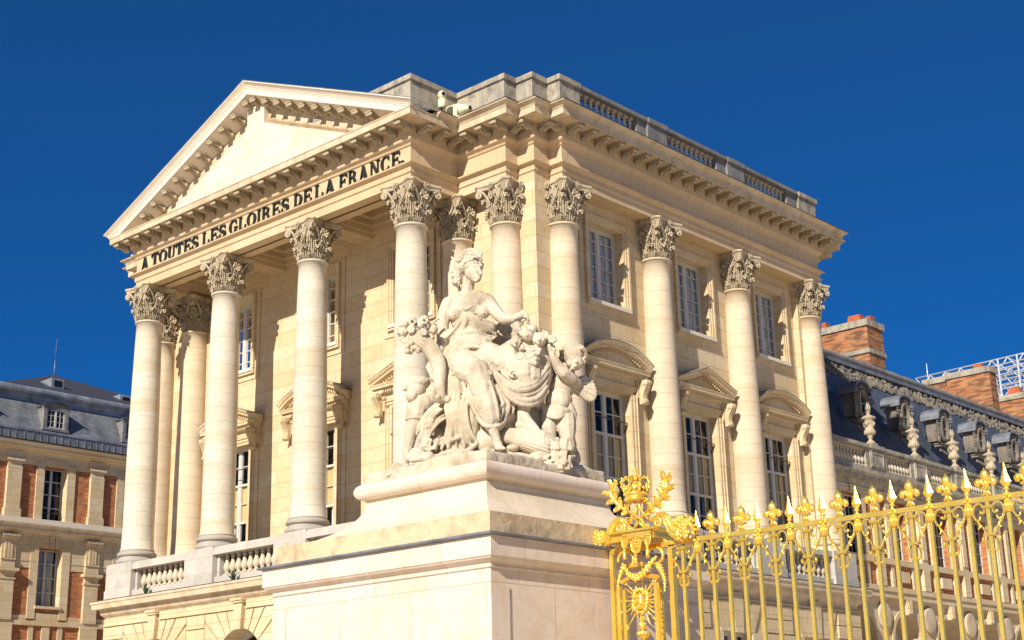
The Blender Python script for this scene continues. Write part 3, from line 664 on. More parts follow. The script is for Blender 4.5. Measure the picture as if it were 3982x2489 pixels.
def aedicule(T, ca, kind):
    m = MB(); ZP = 10.20
    # architrave down both sides
    for s_ in (-1, 1):
        for (q0, q1, d) in ((.70, .78, .045), (.78, .86, .07), (.86, .885, .10), (.885, .94, .055), (.94, 1.10, .03)):
            a, b = sorted((ca+s_*q0, ca+s_*q1)); m.box(a+.001, b-.001, 0, d, 6.66, 9.76 if q1 < .9 else 10.16, T)
    for (q0, q1, d, w_) in ((9.762, 9.84, .045, .78), (9.84, 9.92, .07, .86), (9.92, 9.95, .10, .885)): m.box(ca-w_, ca+w_, 0, d, q0+.001, q1-.001, T)
    m.box(ca-.90, ca+.90, 0, .05, 9.955, 10.14, T)
    # horizontal cornice
    H = [(.02, 10.12), (.07, 10.12), (.07, 10.14), (.16, 10.15), (.17, 10.22), (.23, 10.235), (.275, 10.245), (.275, 10.30), (.29, 10.31), (.30, 10.345), (.02, 10.38)]
    m.prism(H, lambda d, z: T(ca-1.20, d, z), lambda d, z: T(ca+1.20, d, z))
    for s_ in (-1, 1):
        a, b = sorted((ca+s_*.86, ca+s_*1.18)); m.box(a, b, .0, .21, 10.125, 10.222, T); a, b = sorted((ca+s_*.88, ca+s_*1.16)); m.box(a, b, .0, .12, 9.70, 10.125, T)
        m.box(a-.015, b+.015, 0, .155, 9.98, 10.02, T)
    n = 21
    for i in range(n):
        a = ca-.84+1.68*i/(n-1); m.box(a-.022, a+.022, .15, .20, 10.165, 10.222, T)
    if kind == 't': cur = [(-1.26, 0), (0, .50), (1.26, 0)]
    else:
        s_, r_ = .50, (1.26**2+.5**2)/1.0; a0 = math.asin(1.26/r_); cur = [(r_*math.sin(-a0+2*a0*i/24), r_*math.cos(-a0+2*a0*i/24)-(r_-.5)) for i in range(25)]
    cur = [(x, z*.86) for x, z in cur]
    sweep2(PPR, cur, T, ca, 10.375-.12, m)
    # tympanum and dentils under the rake
    m.add([T(ca+x*.97, .12, 10.34+z*.95) for x, z in cur]+[T(ca+x*.97, .0, 10.34+z*.95) for x, z in cur], [tuple(range(len(cur)))]+[(i, i+1, len(cur)+i+1, len(cur)+i) for i in range(len(cur)-1)])
    for i in range(1, 22):
        x = -1.0+2.0*i/22
        if kind == 't': z = .43*(1-abs(x)/1.26)
        else: z = (math.sqrt(max(0, r_*r_-x*x))-(r_-.5))*.86
        if z > .11: m.box(ca+x-.02, ca+x+.02, .15, .205, 10.255+z-.045, 10.262+z+.01, T)
    o = PV(m, 'window_pediment', 'wall', merge=False)
    for s_ in (-1, 1): PV(console_m(T, ca+s_*1.02, 9.56, 10.12, .12 if 1 else 0, .19), 'console', 'wall', o, merge=False)
    # weathered slab on top
    sweep_top = MB(); sweep2([(.207, .0), (.195, .34), (.215, .345), (.225, .0)], cur, T, ca, 10.375-.12, sweep_top); PV(sweep_top, 'lead_cover', 'attic', o, merge=False)
    return o
for i, c in enumerate(FB):
    surround_upper(TF, c); aedicule(TF, c, 'tst'[i])
    glazing(TF, c, .65, 11.86, 13.82, 4, 6, -.27, pav, False, 0)
    glazing(TF, c, .70, 6.72, 9.76, 4, 6, -.27, pav, True, 1)
for i, c in enumerate(SB):
    surround_upper(TS, c); aedicule(TS, c, 'sts'[i])
    glazing(TS, c, .65, 11.86, 13.82, 4, 6, -.27, pav, False, 2)
    glazing(TS, c, .70, 6.72, 9.76, 4, 6, -.27, pav, True, 0)
    rod = MB().tube([(2.20, c-.70, 9.10), (2.20, c+.66, 9.08)], .014, 6).tube([(2.20, c+.66, 9.08), (2.05, c+.70, 8.85)], .010, 5)
    PV(rod, 'awning_rod', 'iron')
for c in FB: PV(MB().tube([(c-.70, 1.64, 9.10), (c+.70, 1.64, 9.10)], .014, 6), 'awning_rod', 'iron')
# --- podium
PC = [(.0, 5.25), (.505, 5.25), (.52, 5.29), (.56, 5.32), (.60, 5.36), (.625, 5.42), (.63, 5.49), (.66, 5.50), (.775, 5.505), (.785, 5.60), (.795, 5.625), (.815, 5.64), (.815, 5.69), (.815, 5.70), (.0, 5.78)]
PV(sweep(PC, PATH, True), 'podium_cornice', 'trim')
PV(sweep([(.52, 5.736), (.822, 5.702), (.826, 5.716), (.52, 5.75)], PATH, True), 'lead_flashing', 'darkzinc')
for k in range(4): PV(MB().box(-3.5*k-.58, -3.5*k+.58, -.53, .55, 5.70, ZB-.001).box(-3.5*k-.60, -3.5*k+.60, -.55, .50, 5.69, 5.98), 'column_pedestal', 'grey', merge=False)
for k in range(1, 4): y = 2.483+3.562*k; PV(MB().box(1.9, 2.458+.53, y-.58, y+.58, 5.70, ZB-.001).box(1.9, 2.458+.55, y-.60, y+.60, 5.69, 5.98), 'column_pedestal', 'grey', merge=False)
PV(sweep([(.0, 5.7), (.53, 5.7), (.53, ZB-.002), (.0, ZB-.002)], [(0, .56), (0, 1.539), (1.555, 1.539), (1.555, 1.951), (2.066, 1.951), (2.066, 2.483), (2.458, 2.483), (2.458, 3.06)]), 'corner_pedestal', 'grey')
PV(sweep([(.0, 5.7), (.53, 5.7), (.53, ZB-.002), (.0, ZB-.002)], PATH[8:]+[(-10.5, 0)]), 'rear_pedestal', 'grey')
bm_ = MB(); locs = []
for k in range(3):
    a, b = -3.5*(k+1)+.60, -3.5*k-.60
    bm_.box(a, b, -.47, -.07, 5.69, 5.915); bm_.box(a-.02, b+.02, -.49, -.05, 6.505, 6.64); bm_.box(a, a+.09, -.40, -.14, 5.915, 6.505); bm_.box(b-.09, b, -.40, -.14, 5.915, 6.505)
    locs += [(a+.12+(b-a-.24)*(i+.5)/9, -.27, 5.915) for i in range(9)]
bal1 = PV(bm_, 'balustrade', 'grey', merge=False); b1 = baluster(.59, .098)
scatter(b1, True, bal1, locs)
bm_ = MB(); locs = []
for k in range(3):
    a, b = 2.483+3.562*k+.60, 2.483+3.562*(k+1)-.60
    bm_.box(2.53, 2.93, a, b, 5.69, 5.915); bm_.box(2.51, 2.95, a-.02, b+.02, 6.505, 6.64); bm_.box(2.6, 2.86, a, a+.09, 5.915, 6.505); bm_.box(2.6, 2.86, b-.09, b, 5.915, 6.505)
    locs += [(2.73, a+.12+(b-a-.24)*(i+.5)/9, 5.915) for i in range(9)]
bal2 = PV(bm_, 'balustrade', 'grey', merge=False); scatter(b1, False, bal2, locs)
# ground floor, front with arches
PFY = -.49
TP = lambda a, d, z: (a, PFY-d, z)
def archwall(m, x0, x1, z0, z1, arches, T, R_, zc, depth):
    for (a, b) in zip([x0]+[c+R_ for c in arches], [c-R_ for c in arches]+[x1]): m.add([T(a, 0, z0), T(b, 0, z0), T(b, 0, z1), T(a, 0, z1)], [(0, 1, 2, 3)])
    for c in arches:
        n = 24; P = [(c-R_*math.cos(PI*i/n), zc+R_*math.sin(PI*i/n)) for i in range(n+1)]
        for (a, za), (b, zb) in zip(P, P[1:]):
            m.add([T(a, 0, za), T(b, 0, zb), T(b, 0, z1), T(a, 0, z1)], [(0, 1, 2, 3)]); m.add([T(a, 0, za), T(b, 0, zb), T(b, -depth, zb), T(a, -depth, za)], [(0, 1, 2, 3)])
        for s_ in (-1, 1): m.add([T(c+s_*R_, 0, z0), T(c+s_*R_, 0, zc), T(c+s_*R_, -depth, zc), T(c+s_*R_, -depth, z0)], [(0, 1, 2, 3)])
def voussoirs(m, c, R_, zc, T, hw=1.36, zt=5.03, d=.05):
    angs = [9, 22, 35, 50, 66, 82, 90]
    def out(a):
        s_, co_ = math.sin(R(a)), math.cos(R(a)); t = (zt-zc)/co_ if co_ > 1e-3 else 1e9
        if t*s_ > hw: t = hw/s_
        return (t*s_, zc+t*co_)
    for a0, a1 in zip(angs, angs[1:]):
        for sg in (-1, 1):
            g0, g1 = a0+.9, a1-.9
            inn = [(R_*math.sin(R(g0+(g1-g0)*k/4)), zc+R_*math.cos(R(g0+(g1-g0)*k/4))) for k in range(5)]
            o0, o1 = out(g0), out(g1); poly = inn+[o1]
            if abs(o0[1]-zt) < 1e-6 and abs(o1[0]-hw) < 1e-6: poly.append((hw, zt))
            poly.append(o0)
            m.prism(poly, lambda x, z: T(c+sg*x, 0, z), lambda x, z: T(c+sg*x, d, z))
    m.prism([(-.11, zc+R_-.03), (.11, zc+R_-.03), (.17, 5.30), (-.17, 5.30)], lambda x, z: T(c+x, 0, z), lambda x, z: T(c+x, .13, z))
    m.box(c-.20, c+.20, 0, .17, 5.20, 5.25, T); m.box(c-.215, c+.215, 0, .20, 5.25, 5.31, T)
gw = MB(); archwall(gw, -11.0, .50, 0, 5.26, FB, TP, .9, 3.72, .55)
for c in FB: voussoirs(gw, c, .9, 3.72, TP)
edges = [-11.03]+sum([[c-1.385, c+1.385] for c in FB], [])+[.53]
for k in range(0, 8, 2):
    a, b = edges[k], edges[k+1]
    for z in [x*.335 for x in range(0, 15)]: gw.box(a, b, 0, .05, z+.015+.02, z+.335-.015+.02, TP)
    gw.box(a, b, 0, .065, 5.065, 5.11, TP); gw.box(a, b, 0, .045, 5.11, 5.255, TP)
for c in FB:
    gw.box(c-1.385, c-.19, 0, .065, 5.065, 5.11, TP); gw.box(c+.19, c+1.385, 0, .065, 5.065, 5.11, TP); gw.box(c-1.385, c-.21, 0, .045, 5.112, 5.255, TP); gw.box(c+.21, c+1.385, 0, .045, 5.112, 5.255, TP)
PV(gw, 'ground_floor_front', 'wall', merge=False)
for c in FB:
    w = MB()
    for rr in ((.78, .90), (.28, .33)):
        for i in range(16):
            a0, a1 = PI*i/16, PI*(i+1)/16
            w.prism([(rr[0]*math.cos(a0), rr[0]*math.sin(a0)), (rr[1]*math.cos(a0), rr[1]*math.sin(a0)), (rr[1]*math.cos(a1), rr[1]*math.sin(a1)), (rr[0]*math.cos(a1), rr[0]*math.sin(a1))], lambda x, z: TP(c+x, -.52, 3.72+z), lambda x, z: TP(c+x, -.44, 3.72+z))
    for a in (30, 60, 90, 120, 150): w.tube([TP(c+.3*math.cos(R(a)), -.48, 3.72+.3*math.sin(R(a))), TP(c+.82*math.cos(R(a)), -.48, 3.72+.82*math.sin(R(a)))], .018, 4)
    w.box(c-.9, c+.9, -.52, -.42, 3.66, 3.78, TP); w.box(c-.05, c+.05, -.52, -.44, 0, 3.66, TP); frame_rect(w, c-.9, c+.9, 0, 3.66, .08, -.52, -.44, TP, 'lr')
    w_ = PV(w, 'arched_window', 'winw', merge=False)
    PV(MB().add([TP(c-.9, -.50, 0), TP(c+.9, -.50, 0), TP(c+.9, -.50, 4.6), TP(c-.9, -.50, 4.6)], [(0, 1, 2, 3)]), 'pane', 'glass', w_)
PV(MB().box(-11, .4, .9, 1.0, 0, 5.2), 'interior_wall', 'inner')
# ground floor, right side and the rest
TR = lambda a, d, z: (2.458+.49+d, a, z)
hs_ = [(c-.62, c+.62, 1.2, 4.33) for c in SB]
gs = wallgrid(MB(), (1.99, 13.66), (0, 5.26), hs_, TR, .35)
for z in [x*.335 for x in range(0, 14)]:
    z0, z1 = z+.035, z+.34
    ys = [1.97]+sum([[c-.62, c+.62] for c in SB], [])+[13.68] if z0 < 4.3 else None
    if z0 < 4.3:
        for k in range(0, 8, 2): gs.box(ys[k], ys[k+1], 0, .05, z0, z1 if z1 < 4.33 else 4.33, TR)
for k, c in enumerate(SB):
    for j in range(-2, 3):
        if j == 0: gs.prism([(-.16, 4.31), (.16, 4.31), (.23, 5.25), (-.23, 5.25)], lambda y, z: TR(c+y, 0, z), lambda y, z: TR(c+y, .10, z))
        else:
            s_ = 1 if j > 0 else -1; i_ = abs(j); a, b = .18+(i_-1)*.27, .18+i_*.27-.03; q0, q1 = .25+(i_-1)*.42, .25+i_*.42-.03
            gs.prism([(s_*a, 4.335), (s_*b, 4.335), (s_*q1, 5.04), (s_*q0, 5.04)], lambda y, z: TR(c+y, 0, z), lambda y, z: TR(c+y, .05, z))
    a, b = (SB[k-1] if k else 1.97-1.12)+1.12, c-1.12
    gs.box(a, b, 0, .05, 4.38, 4.69, TR); gs.box(a, b, 0, .05, 4.72, 5.04, TR)
gs.box(SB[-1]+1.12, 13.68, 0, .05, 4.38, 4.69, TR); gs.box(SB[-1]+1.12, 13.68, 0, .05, 4.72, 5.04, TR); gs.box(1.97, 13.68, 0, .065, 5.065, 5.11, TR)
PV(gs, 'ground_floor_side', 'wall', merge=False)
for c in SB: glazing(TR, c, .62, 1.2, 4.33, 4, 5, -.25, pav, False, 0)
PV(sweep([(0, 0), (.49, 0), (.49, 5.26), (0, 5.26)], [(0, -.0), (0, 1.539), (1.555, 1.539), (1.555, 1.951), (2.066, 1.951), (2.066, 2.483), (2.458, 2.483)]), 'ground_floor_corner', 'wall')
PV(sweep([(0, 0), (.49, 0), (.49, 5.26), (0, 5.26)], PATH[9:]+[(-10.5, 0)]), 'ground_floor_rear', 'wall')
# ================================================================== SIDE WING (brick and stone, slate mansard)
wing = empty('brick_wing', (0, 37, 0), 'long brick and stone wing with blue slate mansard right of the columned pavilion', 'palace wing')
WG = lambda mb, n, m, p=None, **k: fix(mb.build(n, m, None, **k), p or wing)
WXX = 1.88; Y0, Y1 = 13.75, 60.6
TW = lambda a, d, z: (WXX+d, a, z)
BAY = [15.67+2.75*k for k in range(16)]; PIER = [17.05+2.75*k for k in range(16)]
m = MB(); archwall(m, Y0, Y1, 0, 5.80, BAY, TW, .86, 4.56, 1.0)
for c in BAY:
    n = 16
    for i in range(n):
        a0, a1 = PI*i/n, PI*(i+1)/n
        m.prism([(.862*math.cos(a0), .862*math.sin(a0)), (1.0*math.cos(a0), 1.0*math.sin(a0)), (1.0*math.cos(a1), 1.0*math.sin(a1)), (.862*math.cos(a1), .862*math.sin(a1))], lambda x, z: TW(c+x, 0, 4.56+z), lambda x, z: TW(c+x, .03, 4.56+z))
    m.prism([(-.13, 5.36), (.13, 5.36), (.17, 5.80), (-.17, 5.80)], lambda x, z: TW(c+x, 0, z), lambda x, z: TW(c+x, .16, z))
    for q in (-.085, -.03, .03, .085): m.box(c+q-.018, c+q+.018, .16, .185, 5.40, 5.74, TW)
WG(m, 'arcade_wall', 'wall', merge=False)
for p in PIER:
    o = WG(MB().lathe([(.001, 0), (.36, 0), (.40, .02), (.41, .06), (.38, .085), (.30, .09), (.001, .10)], n=28, T=lambda x, y, z: (WXX+z, p+x*.93, 5.28+y)), 'medallion', 'trim')
for c in BAY[:12]:
    w = MB()
    for i in range(12):
        a0, a1 = PI*i/12, PI*(i+1)/12
        w.prism([(.66*math.cos(a0), .66*math.sin(a0)), (.76*math.cos(a0), .76*math.sin(a0)), (.76*math.cos(a1), .76*math.sin(a1)), (.66*math.cos(a1), .66*math.sin(a1))], lambda x, z: TW(c+x, -.80, 4.5+z), lambda x, z: TW(c+x, -.70, 4.5+z))
    w.box(c-.03, c+.03, -.79, -.71, .5, 5.2, TW); w.box(c-.7, c+.7, -.79, -.71, 4.46, 4.54, TW)
    for x in (-.7, -.35, .32, .62): w.box(c+x, c+x+.04, -.78, -.72, .5, 4.9, TW)
    for z in (1.5, 2.5, 3.5): w.box(c-.7, c+.7, -.78, -.72, z, z+.04, TW)
    w_ = WG(w, 'arched_window', 'winw', merge=False); WG(MB().add([TW(c-.86, -.77, 0), TW(c+.86, -.77, 0), TW(c+.86, -.77, 5.4), TW(c-.86, -.77, 5.4)], [(0, 1, 2, 3)]), 'pane', 'glass', w_)
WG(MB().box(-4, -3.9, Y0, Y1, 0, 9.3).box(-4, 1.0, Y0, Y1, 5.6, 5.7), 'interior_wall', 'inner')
hol = [(c-.55, c+.55, 6.98, 8.72) for c in BAY]
WG(wallgrid(MB(), (Y0, Y1), (5.80, 9.1), hol, TW, .30), 'brick_wall', 'brick')
m = MB()
m.box(Y0, Y1, 0, .16, 5.801, 5.98, TW); m.box(Y0, Y1, 0, .20, 5.98, 6.01, TW); m.box(Y0, Y1, 0, .10, 5.72, 5.80, TW); m.box(Y0, Y1, .0, .10, 6.011, 6.15, TW)
m.box(Y0, Y1, 0, .11, 6.80, 6.97, TW)
m.box(Y0, Y1, 0, .08, 8.74, 8.95, TW)
for c in BAY:
    for s_ in (-1, 1):
        a, b = sorted((c+s_*.55, c+s_*.78)); m.box(a, b, 0, .075, 6.971, 8.739, TW); a, b = sorted((c+s_*.56, c+s_*.72)); m.box(a, b, 0, .07, 6.151, 6.799, TW)
    m.box(c-.32, c+.32, 0, .09, 6.32, 6.64, TW); m.box(c-.12, c+.12, 0, .12, 8.72, 8.95, TW)
for p in PIER: m.box(p-.20, p+.20, 0, .12, 6.151, 6.799, TW); m.box(p-.20, p+.20, 0, .10, 6.971, 8.739, TW); m.box(p-.13, p+.13, .10, .13, 7.1, 8.6, TW)
WG(m, 'stone_dressings', 'wall', merge=False)
WC = [(0, 8.95), (.05, 8.951), (.06, 9.02), (.12, 9.08), (.14, 9.13), (.30, 9.16), (.31, 9.25), (.36, 9.30), (.40, 9.32), (.40, 9.35), (0, 9.40)]
WG(sweep([(o, z) for o, z in WC], [(WXX, Y0), (WXX, Y1)]), 'cornice', 'attic')
for c in BAY[:13]:
    w = MB(); frame_rect(w, c-.55, c+.55, 6.98, 8.72, .05, -.24, -.18, TW); w.box(c-.035, c+.035, -.24, -.17, 7.03, 8.67, TW)
    for x in (-.27, .25): w.box(c+x, c+x+.02, -.23, -.19, 7.03, 8.67, TW)
    for k in range(1, 5): z = 6.98+1.74*k/5; w.box(c-.5, c+.5, -.23, -.19, z-.01, z+.01, TW)
    w_ = WG(w, 'window', 'winw', merge=False); WG(MB().add([TW(c-.52, -.215, 7.0), TW(c+.52, -.215, 7.0), TW(c+.52, -.215, 8.7), TW(c-.52, -.215, 8.7)], [(0, 1, 2, 3)]), 'pane', 'glass', w_)
WG(MB().box(1.2, 1.25, Y0, Y1, 6, 9.2), 'interior_wall', 'inner')
# balustrade
m = MB(); m.box(1.82, 2.14, Y0, Y1, 9.38, 9.55); m.box(1.80, 2.16, Y0, Y1, 10.07, 10.13); m.box(1.77, 2.19, Y0, Y1, 10.13, 10.235); m.box(1.85, 2.12, Y0, 14.35, 9.55, 10.07)
for p in PIER:
    m.box(1.86, 2.13, p-.62, p-.40, 9.55, 10.07); m.box(1.86, 2.13, p+.40, p+.62, 9.55, 10.07); m.box(1.84, 2.17, p-.40, p+.40, 9.55, 10.07)
    m.box(1.80, 2.22, p-.42, p+.42, 10.131, 10.25); frame_rect(m, p-.36, p+.36, 9.60, 10.02, .05, .0, .02, lambda a, d, z: (2.17+d, a, z))
bal3 = WG(m, 'roof_balustrade', 'attic', merge=False); b3 = baluster(.52, .095, 'baluster'); locs = []
for a, b in [(14.35, PIER[0]-.62)]+[(PIER[i]+.62, PIER[i+1]-.62) for i in range(9)]:
    n = max(1, round((b-a)/.19)); locs += [(2.0, a+(b-a)*(i+.5)/n, 9.55) for i in range(n)]
scatter(b3, True, bal3, locs)
# mansard
RX0, RZ0, RX1, RZ1 = 1.35, 9.3, -.55, 13.95
rx = lambda z: RX0+(RX1-RX0)*(z-RZ0)/(RZ1-RZ0)
WG(MB().add([(RX0, Y0, RZ0), (RX0, Y1, RZ0), (RX1, Y1, RZ1), (RX1, Y0, RZ1), (-6, Y1, RZ1), (-6, Y0, RZ1), (-7.9, Y1, RZ0), (-7.9, Y0, RZ0)], [(0, 1, 2, 3), (3, 2, 4, 5), (5, 4, 6, 7), (0, 3, 5, 7), (1, 6, 4, 2)]), 'slate_roof', 'slate', merge=False)
WG(MB().box(1.3, 1.9, Y0, Y1, 9.30, 9.39), 'lead_gutter', 'lead')
m = MB(); pts = [(RX1+.02, y, 14.12) for y in [Y0+.5*i for i in range(94)]]
m.tube(pts, [.12+.03*rnd.random() for _ in pts], 10)
rr = WG(m, 'lead_ridge_roll', 'atticdark'); WG(MB().box(RX1-.1, rx(13.8)+.10, Y0, Y1, 13.86, 13.98), 'ridge_fillet', 'lead')
m = MB()
for i in range(2600):
    y = Y0+(Y1-Y0)*rnd.random()**1.25; z = 13.32+.48*rnd.random()
    if abs(((y-BAY[0]+1.375) % 2.75)-1.375) < .45: z = 13.15+.65*rnd.random()
    m.ball((rx(z)+.02, y, z), .03+.05*rnd.random()**2, 5, 4, (1, .8+.8*rnd.random(), .8+.8*rnd.random()), smooth=False)
WG(m, 'ridge_ornament', 'ornament', merge=False)
# round dormers
def dormer(y):
    m = MB(); n = 28
    T = lambda x, y_, z: (1.10+z, y+x*.92, 11.98+y_*.94)
    m.lathe([(.30, -.10), (.30, .02), (.33, .06), (.38, .07), (.41, .04), (.43, .0), (.43, -.15)], n=n, T=T, sx=.82, sy=1.18)
    m.prism([(-.31, 11.55), (.31, 11.55), (.35, 11.9), (.34, 12.35), (.24, 12.54), (0, 12.62), (-.24, 12.54), (-.34, 12.35), (-.35, 11.9)], lambda a, z: (.62, y+a, z), lambda a, z: (1.04, y+a, z))
    m.box(.85, 1.10, y-.36, y+.36, 11.34, 11.42); m.box(.85, 1.12, y-.39, y+.39, 11.42, 11.46)
    for s_ in (-1, 1):
        m.tube([(1.06, y+s_*.38, 12.3), (1.07, y+s_*.40, 12.0), (1.07, y+s_*.34, 11.75), (1.07, y+s_*.42, 11.55), (1.07, y+s_*.38, 11.45)], [.04, .05, .06, .07, .05], 7)
        for k in range(7): m.ball((1.09, y+s_*(.42+.02*math.sin(k)), 12.30-.09*k), .042, 6, 5)
    for k in range(11):
        a = PI*(k+.5)/11; m.ball((1.10, y+.36*math.cos(a), 12.05+.48*math.sin(a)), .045+.02*rnd.random(), 6, 5)
    for k in range(9): m.ball((1.08, y+(k-4)*.10, 11.22-.10*(1-abs(k-4)/4)-.04), .06+.03*(1-abs(k-4)/4), 6, 5)
    d = WG(m, 'dormer', 'ornament', merge=False)
    h = MB(); out = [(-.50, 12.36)]+[(-.50*math.cos(PI*i/12), 12.40+.30*math.sin(PI*i/12)) for i in range(13)]+[(.50, 12.36)]
    inn = [(a*.90, z-.06) for a, z in out]
    for (p0, p1, q0, q1) in zip(out, out[1:], inn, inn[1:]): h.prism([p0, p1, q1, q0], lambda a, z: (.52, y+a, z), lambda a, z: (1.20, y+a, z))
    h.box(.52, 1.19, y-.53, y-.45, 12.26, 12.36); h.box(.52, 1.19, y+.45, y+.53, 12.26, 12.36)
    h.ball((rx(12.6)+.2, y-.5, 12.55), .12, 8, 6); h.ball((rx(12.6)+.2, y+.5, 12.55), .12, 8, 6)
    WG(h, 'hood', 'lead', d, merge=False)
    g_ = [(1.05, y+.275*math.cos(2*PI*i/20), 11.98+.41*math.sin(2*PI*i/20)) for i in range(20)]
    WG(MB().add(g_, [tuple(range(20))]), 'oculus_window', 'glassdark', d, merge=False); WG(MB().box(1.055, 1.07, y-.015, y+.015, 11.6, 12.36).box(1.055, 1.072, y-.26, y+.26, 11.97, 11.99), 'glazing_bar', 'winw', d, merge=False)
    a_ = MB(); pts = [(1.30, y+.46*math.cos(PI*i/12), 10.05+.46*math.sin(PI*i/12)) for i in range(13)]; a_.tube(pts, .05, 7)
    a_.prism([(-.46, 9.4)]+[(.46*math.cos(PI-PI*i/12), 10.05+.46*math.sin(PI*i/12)) for i in range(13)]+[(.46, 9.4)], lambda a, z: (.8, y+a, z), lambda a, z: (1.27, y+a, z))
    WG(a_, 'lower_dormer', 'lead', merge=False)
M['glassdark'] = plain('dark_glass', (.02, .022, .025), .08, 0, 0, 10, .1)
for k in range(9): dormer(18.42+2.78*k)
# chimneys
def chimney(x0, x1, y0, y1, z0, z1, belt, pots, par=None, steps=()):
    c = WG(MB().box(x0, x1, y0, y1, z0, z1), 'chimney', 'chimbrick', par)
    cp = MB().box(x0-.06, x1+.06, y0-.06, y1+.06, z1, z1+.24)
    if belt: cp.box(x0-.05, x1+.05, y0-.05, y1+.05, belt, belt+.16)
    for s_ in steps: fix(MB().box(*s_[:6]).build('chimney_step', 'chimbrick'), c); cp.box(s_[0]-.06, s_[1]+.06, s_[2]-.06, s_[3]+.06, s_[5], s_[5]+.24)
    fix(cp.build('chimney_cap', 'attic', merge=False), c)
    for (px_, py_, w, h) in pots:
        fix(MB().prism([(-w, z1+.24), (w, z1+.24), (w*.8, z1+.24+h), (-w*.8, z1+.24+h)], lambda a, z: (px_+a, py_-.17, z), lambda a, z: (px_+a, py_+.17, z)).build('chimney_pot', 'orange'), c)
chimney(-3.6, -1.0, 23.2, 24.32, 12.5, 15.98, 14.98, [(-1.6, 23.6, .28, .30), (-1.15, 23.8, .10, .22), (-2.84, 23.6, .10, .30)])
chimney(-2.83, -.97, 33.0, 33.62, 12.5, 16.05, None, [(-1.5, 33.3, .18, .20)], None, [(-3.94, -2.83, 33.25, 33.62, 12.5, 16.05)])
chimney(-1.99, .2, 36.0, 37.0, 12.5, 15.45, 14.35, [(-1.35, 36.3, .28, .3)])
WG(MB().tube([(-4.6, 40, 13.5), (-4.6, 40, 19.35)], .03, 5), 'aerial', 'steel') if False else None
# urns on the balustrade
def urn():
    t = empty('stone_urn', (0, 0, 0))
    m = MB().box(-.17, .17, -.17, .17, 0, .09)
    m.lathe([(.17, .09), (.155, .13), (.07, .20), (.055, .25), (.10, .27), (.10, .29), (.06, .30), (.14, .35), (.185, .42), (.19, .50), (.165, .54), (.155, .56), (.155, .80), (.175, .83), (.21, .86), (.225, .90), (.21, .93), (.17, .96), (.10, .98), (.055, 1.02), (.05, 1.05), (.08, 1.08), (.08, 1.10), (.04, 1.12)], n=20)
    for k in range(14): a = 2*PI*k/14; m.ball((.165*math.cos(a), .165*math.sin(a), .44), .045, 6, 5, (1, 1, 1.7))
    for k in range(12): a = 2*PI*k/12; m.ball((.215*math.cos(a), .215*math.sin(a), .90), .035, 5, 4)
    for a in (0, PI/2, PI, -PI/2):
        c, s = math.cos(a), math.sin(a); m.ball((.17*c, .17*s, .70), .065, 7, 6, (1, 1, 1.25)); m.ball((.215*c, .215*s, .69), .03, 6, 4); m.ball((.15*c-.06*s, .15*s+.06*c, .74), .04, 5, 4); m.ball((.15*c+.06*s, .15*s-.06*c, .74), .04, 5, 4)
    b = m.build('urn_body', 'urn', t, merge=False)
    f = MB()
    for k in range(9):
        a = k*2.4; r_ = .055*(k % 3)/2; f.tube([(r_*math.cos(a), r_*math.sin(a), 1.10), (r_*1.5*math.cos(a+.5), r_*1.5*math.sin(a+.5), 1.22), (r_*.9*math.cos(a+1), r_*.9*math.sin(a+1), 1.30+.12*rnd.random())], [.035, .04, .006], 5)
    f.build('stone_flame', 'urn', t, merge=False); return t
u0 = urn()
POS = ['nearest the columned pavilion', 'second from the columned pavilion', 'third from the columned pavilion', 'fourth from the columned pavilion', 'fifth from the columned pavilion', 'sixth from the columned pavilion', 'seventh from the columned pavilion', 'eighth from the columned pavilion']
for k in range(8):
    if k == 0: u = u0
    else:
        u = u0.copy(); COL.objects.link(u)
        for ch in u0.children: d = ch.copy(); COL.objects.link(d); d.parent = u
    u.location = (2.0, PIER[k], 10.25); u.scale = (.86, .86, .97); tag(u, 'flame topped stone urn on the wing roof balustrade, '+POS[k], 'urn', 'stone urns along the wing balustrade')
# ================================================================== FAR LEFT BUILDING
lb = empty('brick_mansion', (-42, 17, 0), 'red brick and stone palace building with grey slate mansard at the far left', 'palace building')
LB = lambda mb, n, m, p=None, **k: fix(mb.build(n, m, None, **k), p or lb)
LX = -39.0; TL = lambda a, d, z: (LX+d, a, z)
LBAY = [9.45, 13.83, 18.16, 22.49]; LP = [11.65, 16.0, 20.33, 24.66]; A0, A1 = 8.6, 26.9
up = [(c-.62, c+.62, 12.74, 15.28) for c in LBAY]; lo = [(c-.62, c+.62, 8.74, 11.42) for c in LBAY]; gr_ = [(c-.8, c+.8, 3.2, 7.2) for c in LBAY]
LB(wallgrid(MB(), (A0, A1), (0, 16.2), up+lo+gr_, TL, .55), 'brick_wall', 'brick')
LB(MB().box(-48, LX, A1-.02, A1, 0, 16.2).box(-48, LX, A0, A0+.02, 0, 16.2), 'end_wall', 'wall', merge=False)
m = MB(); S = lambda a, b, d, z0, z1: m.box(a, b, 0, d, z0, z1, TL)
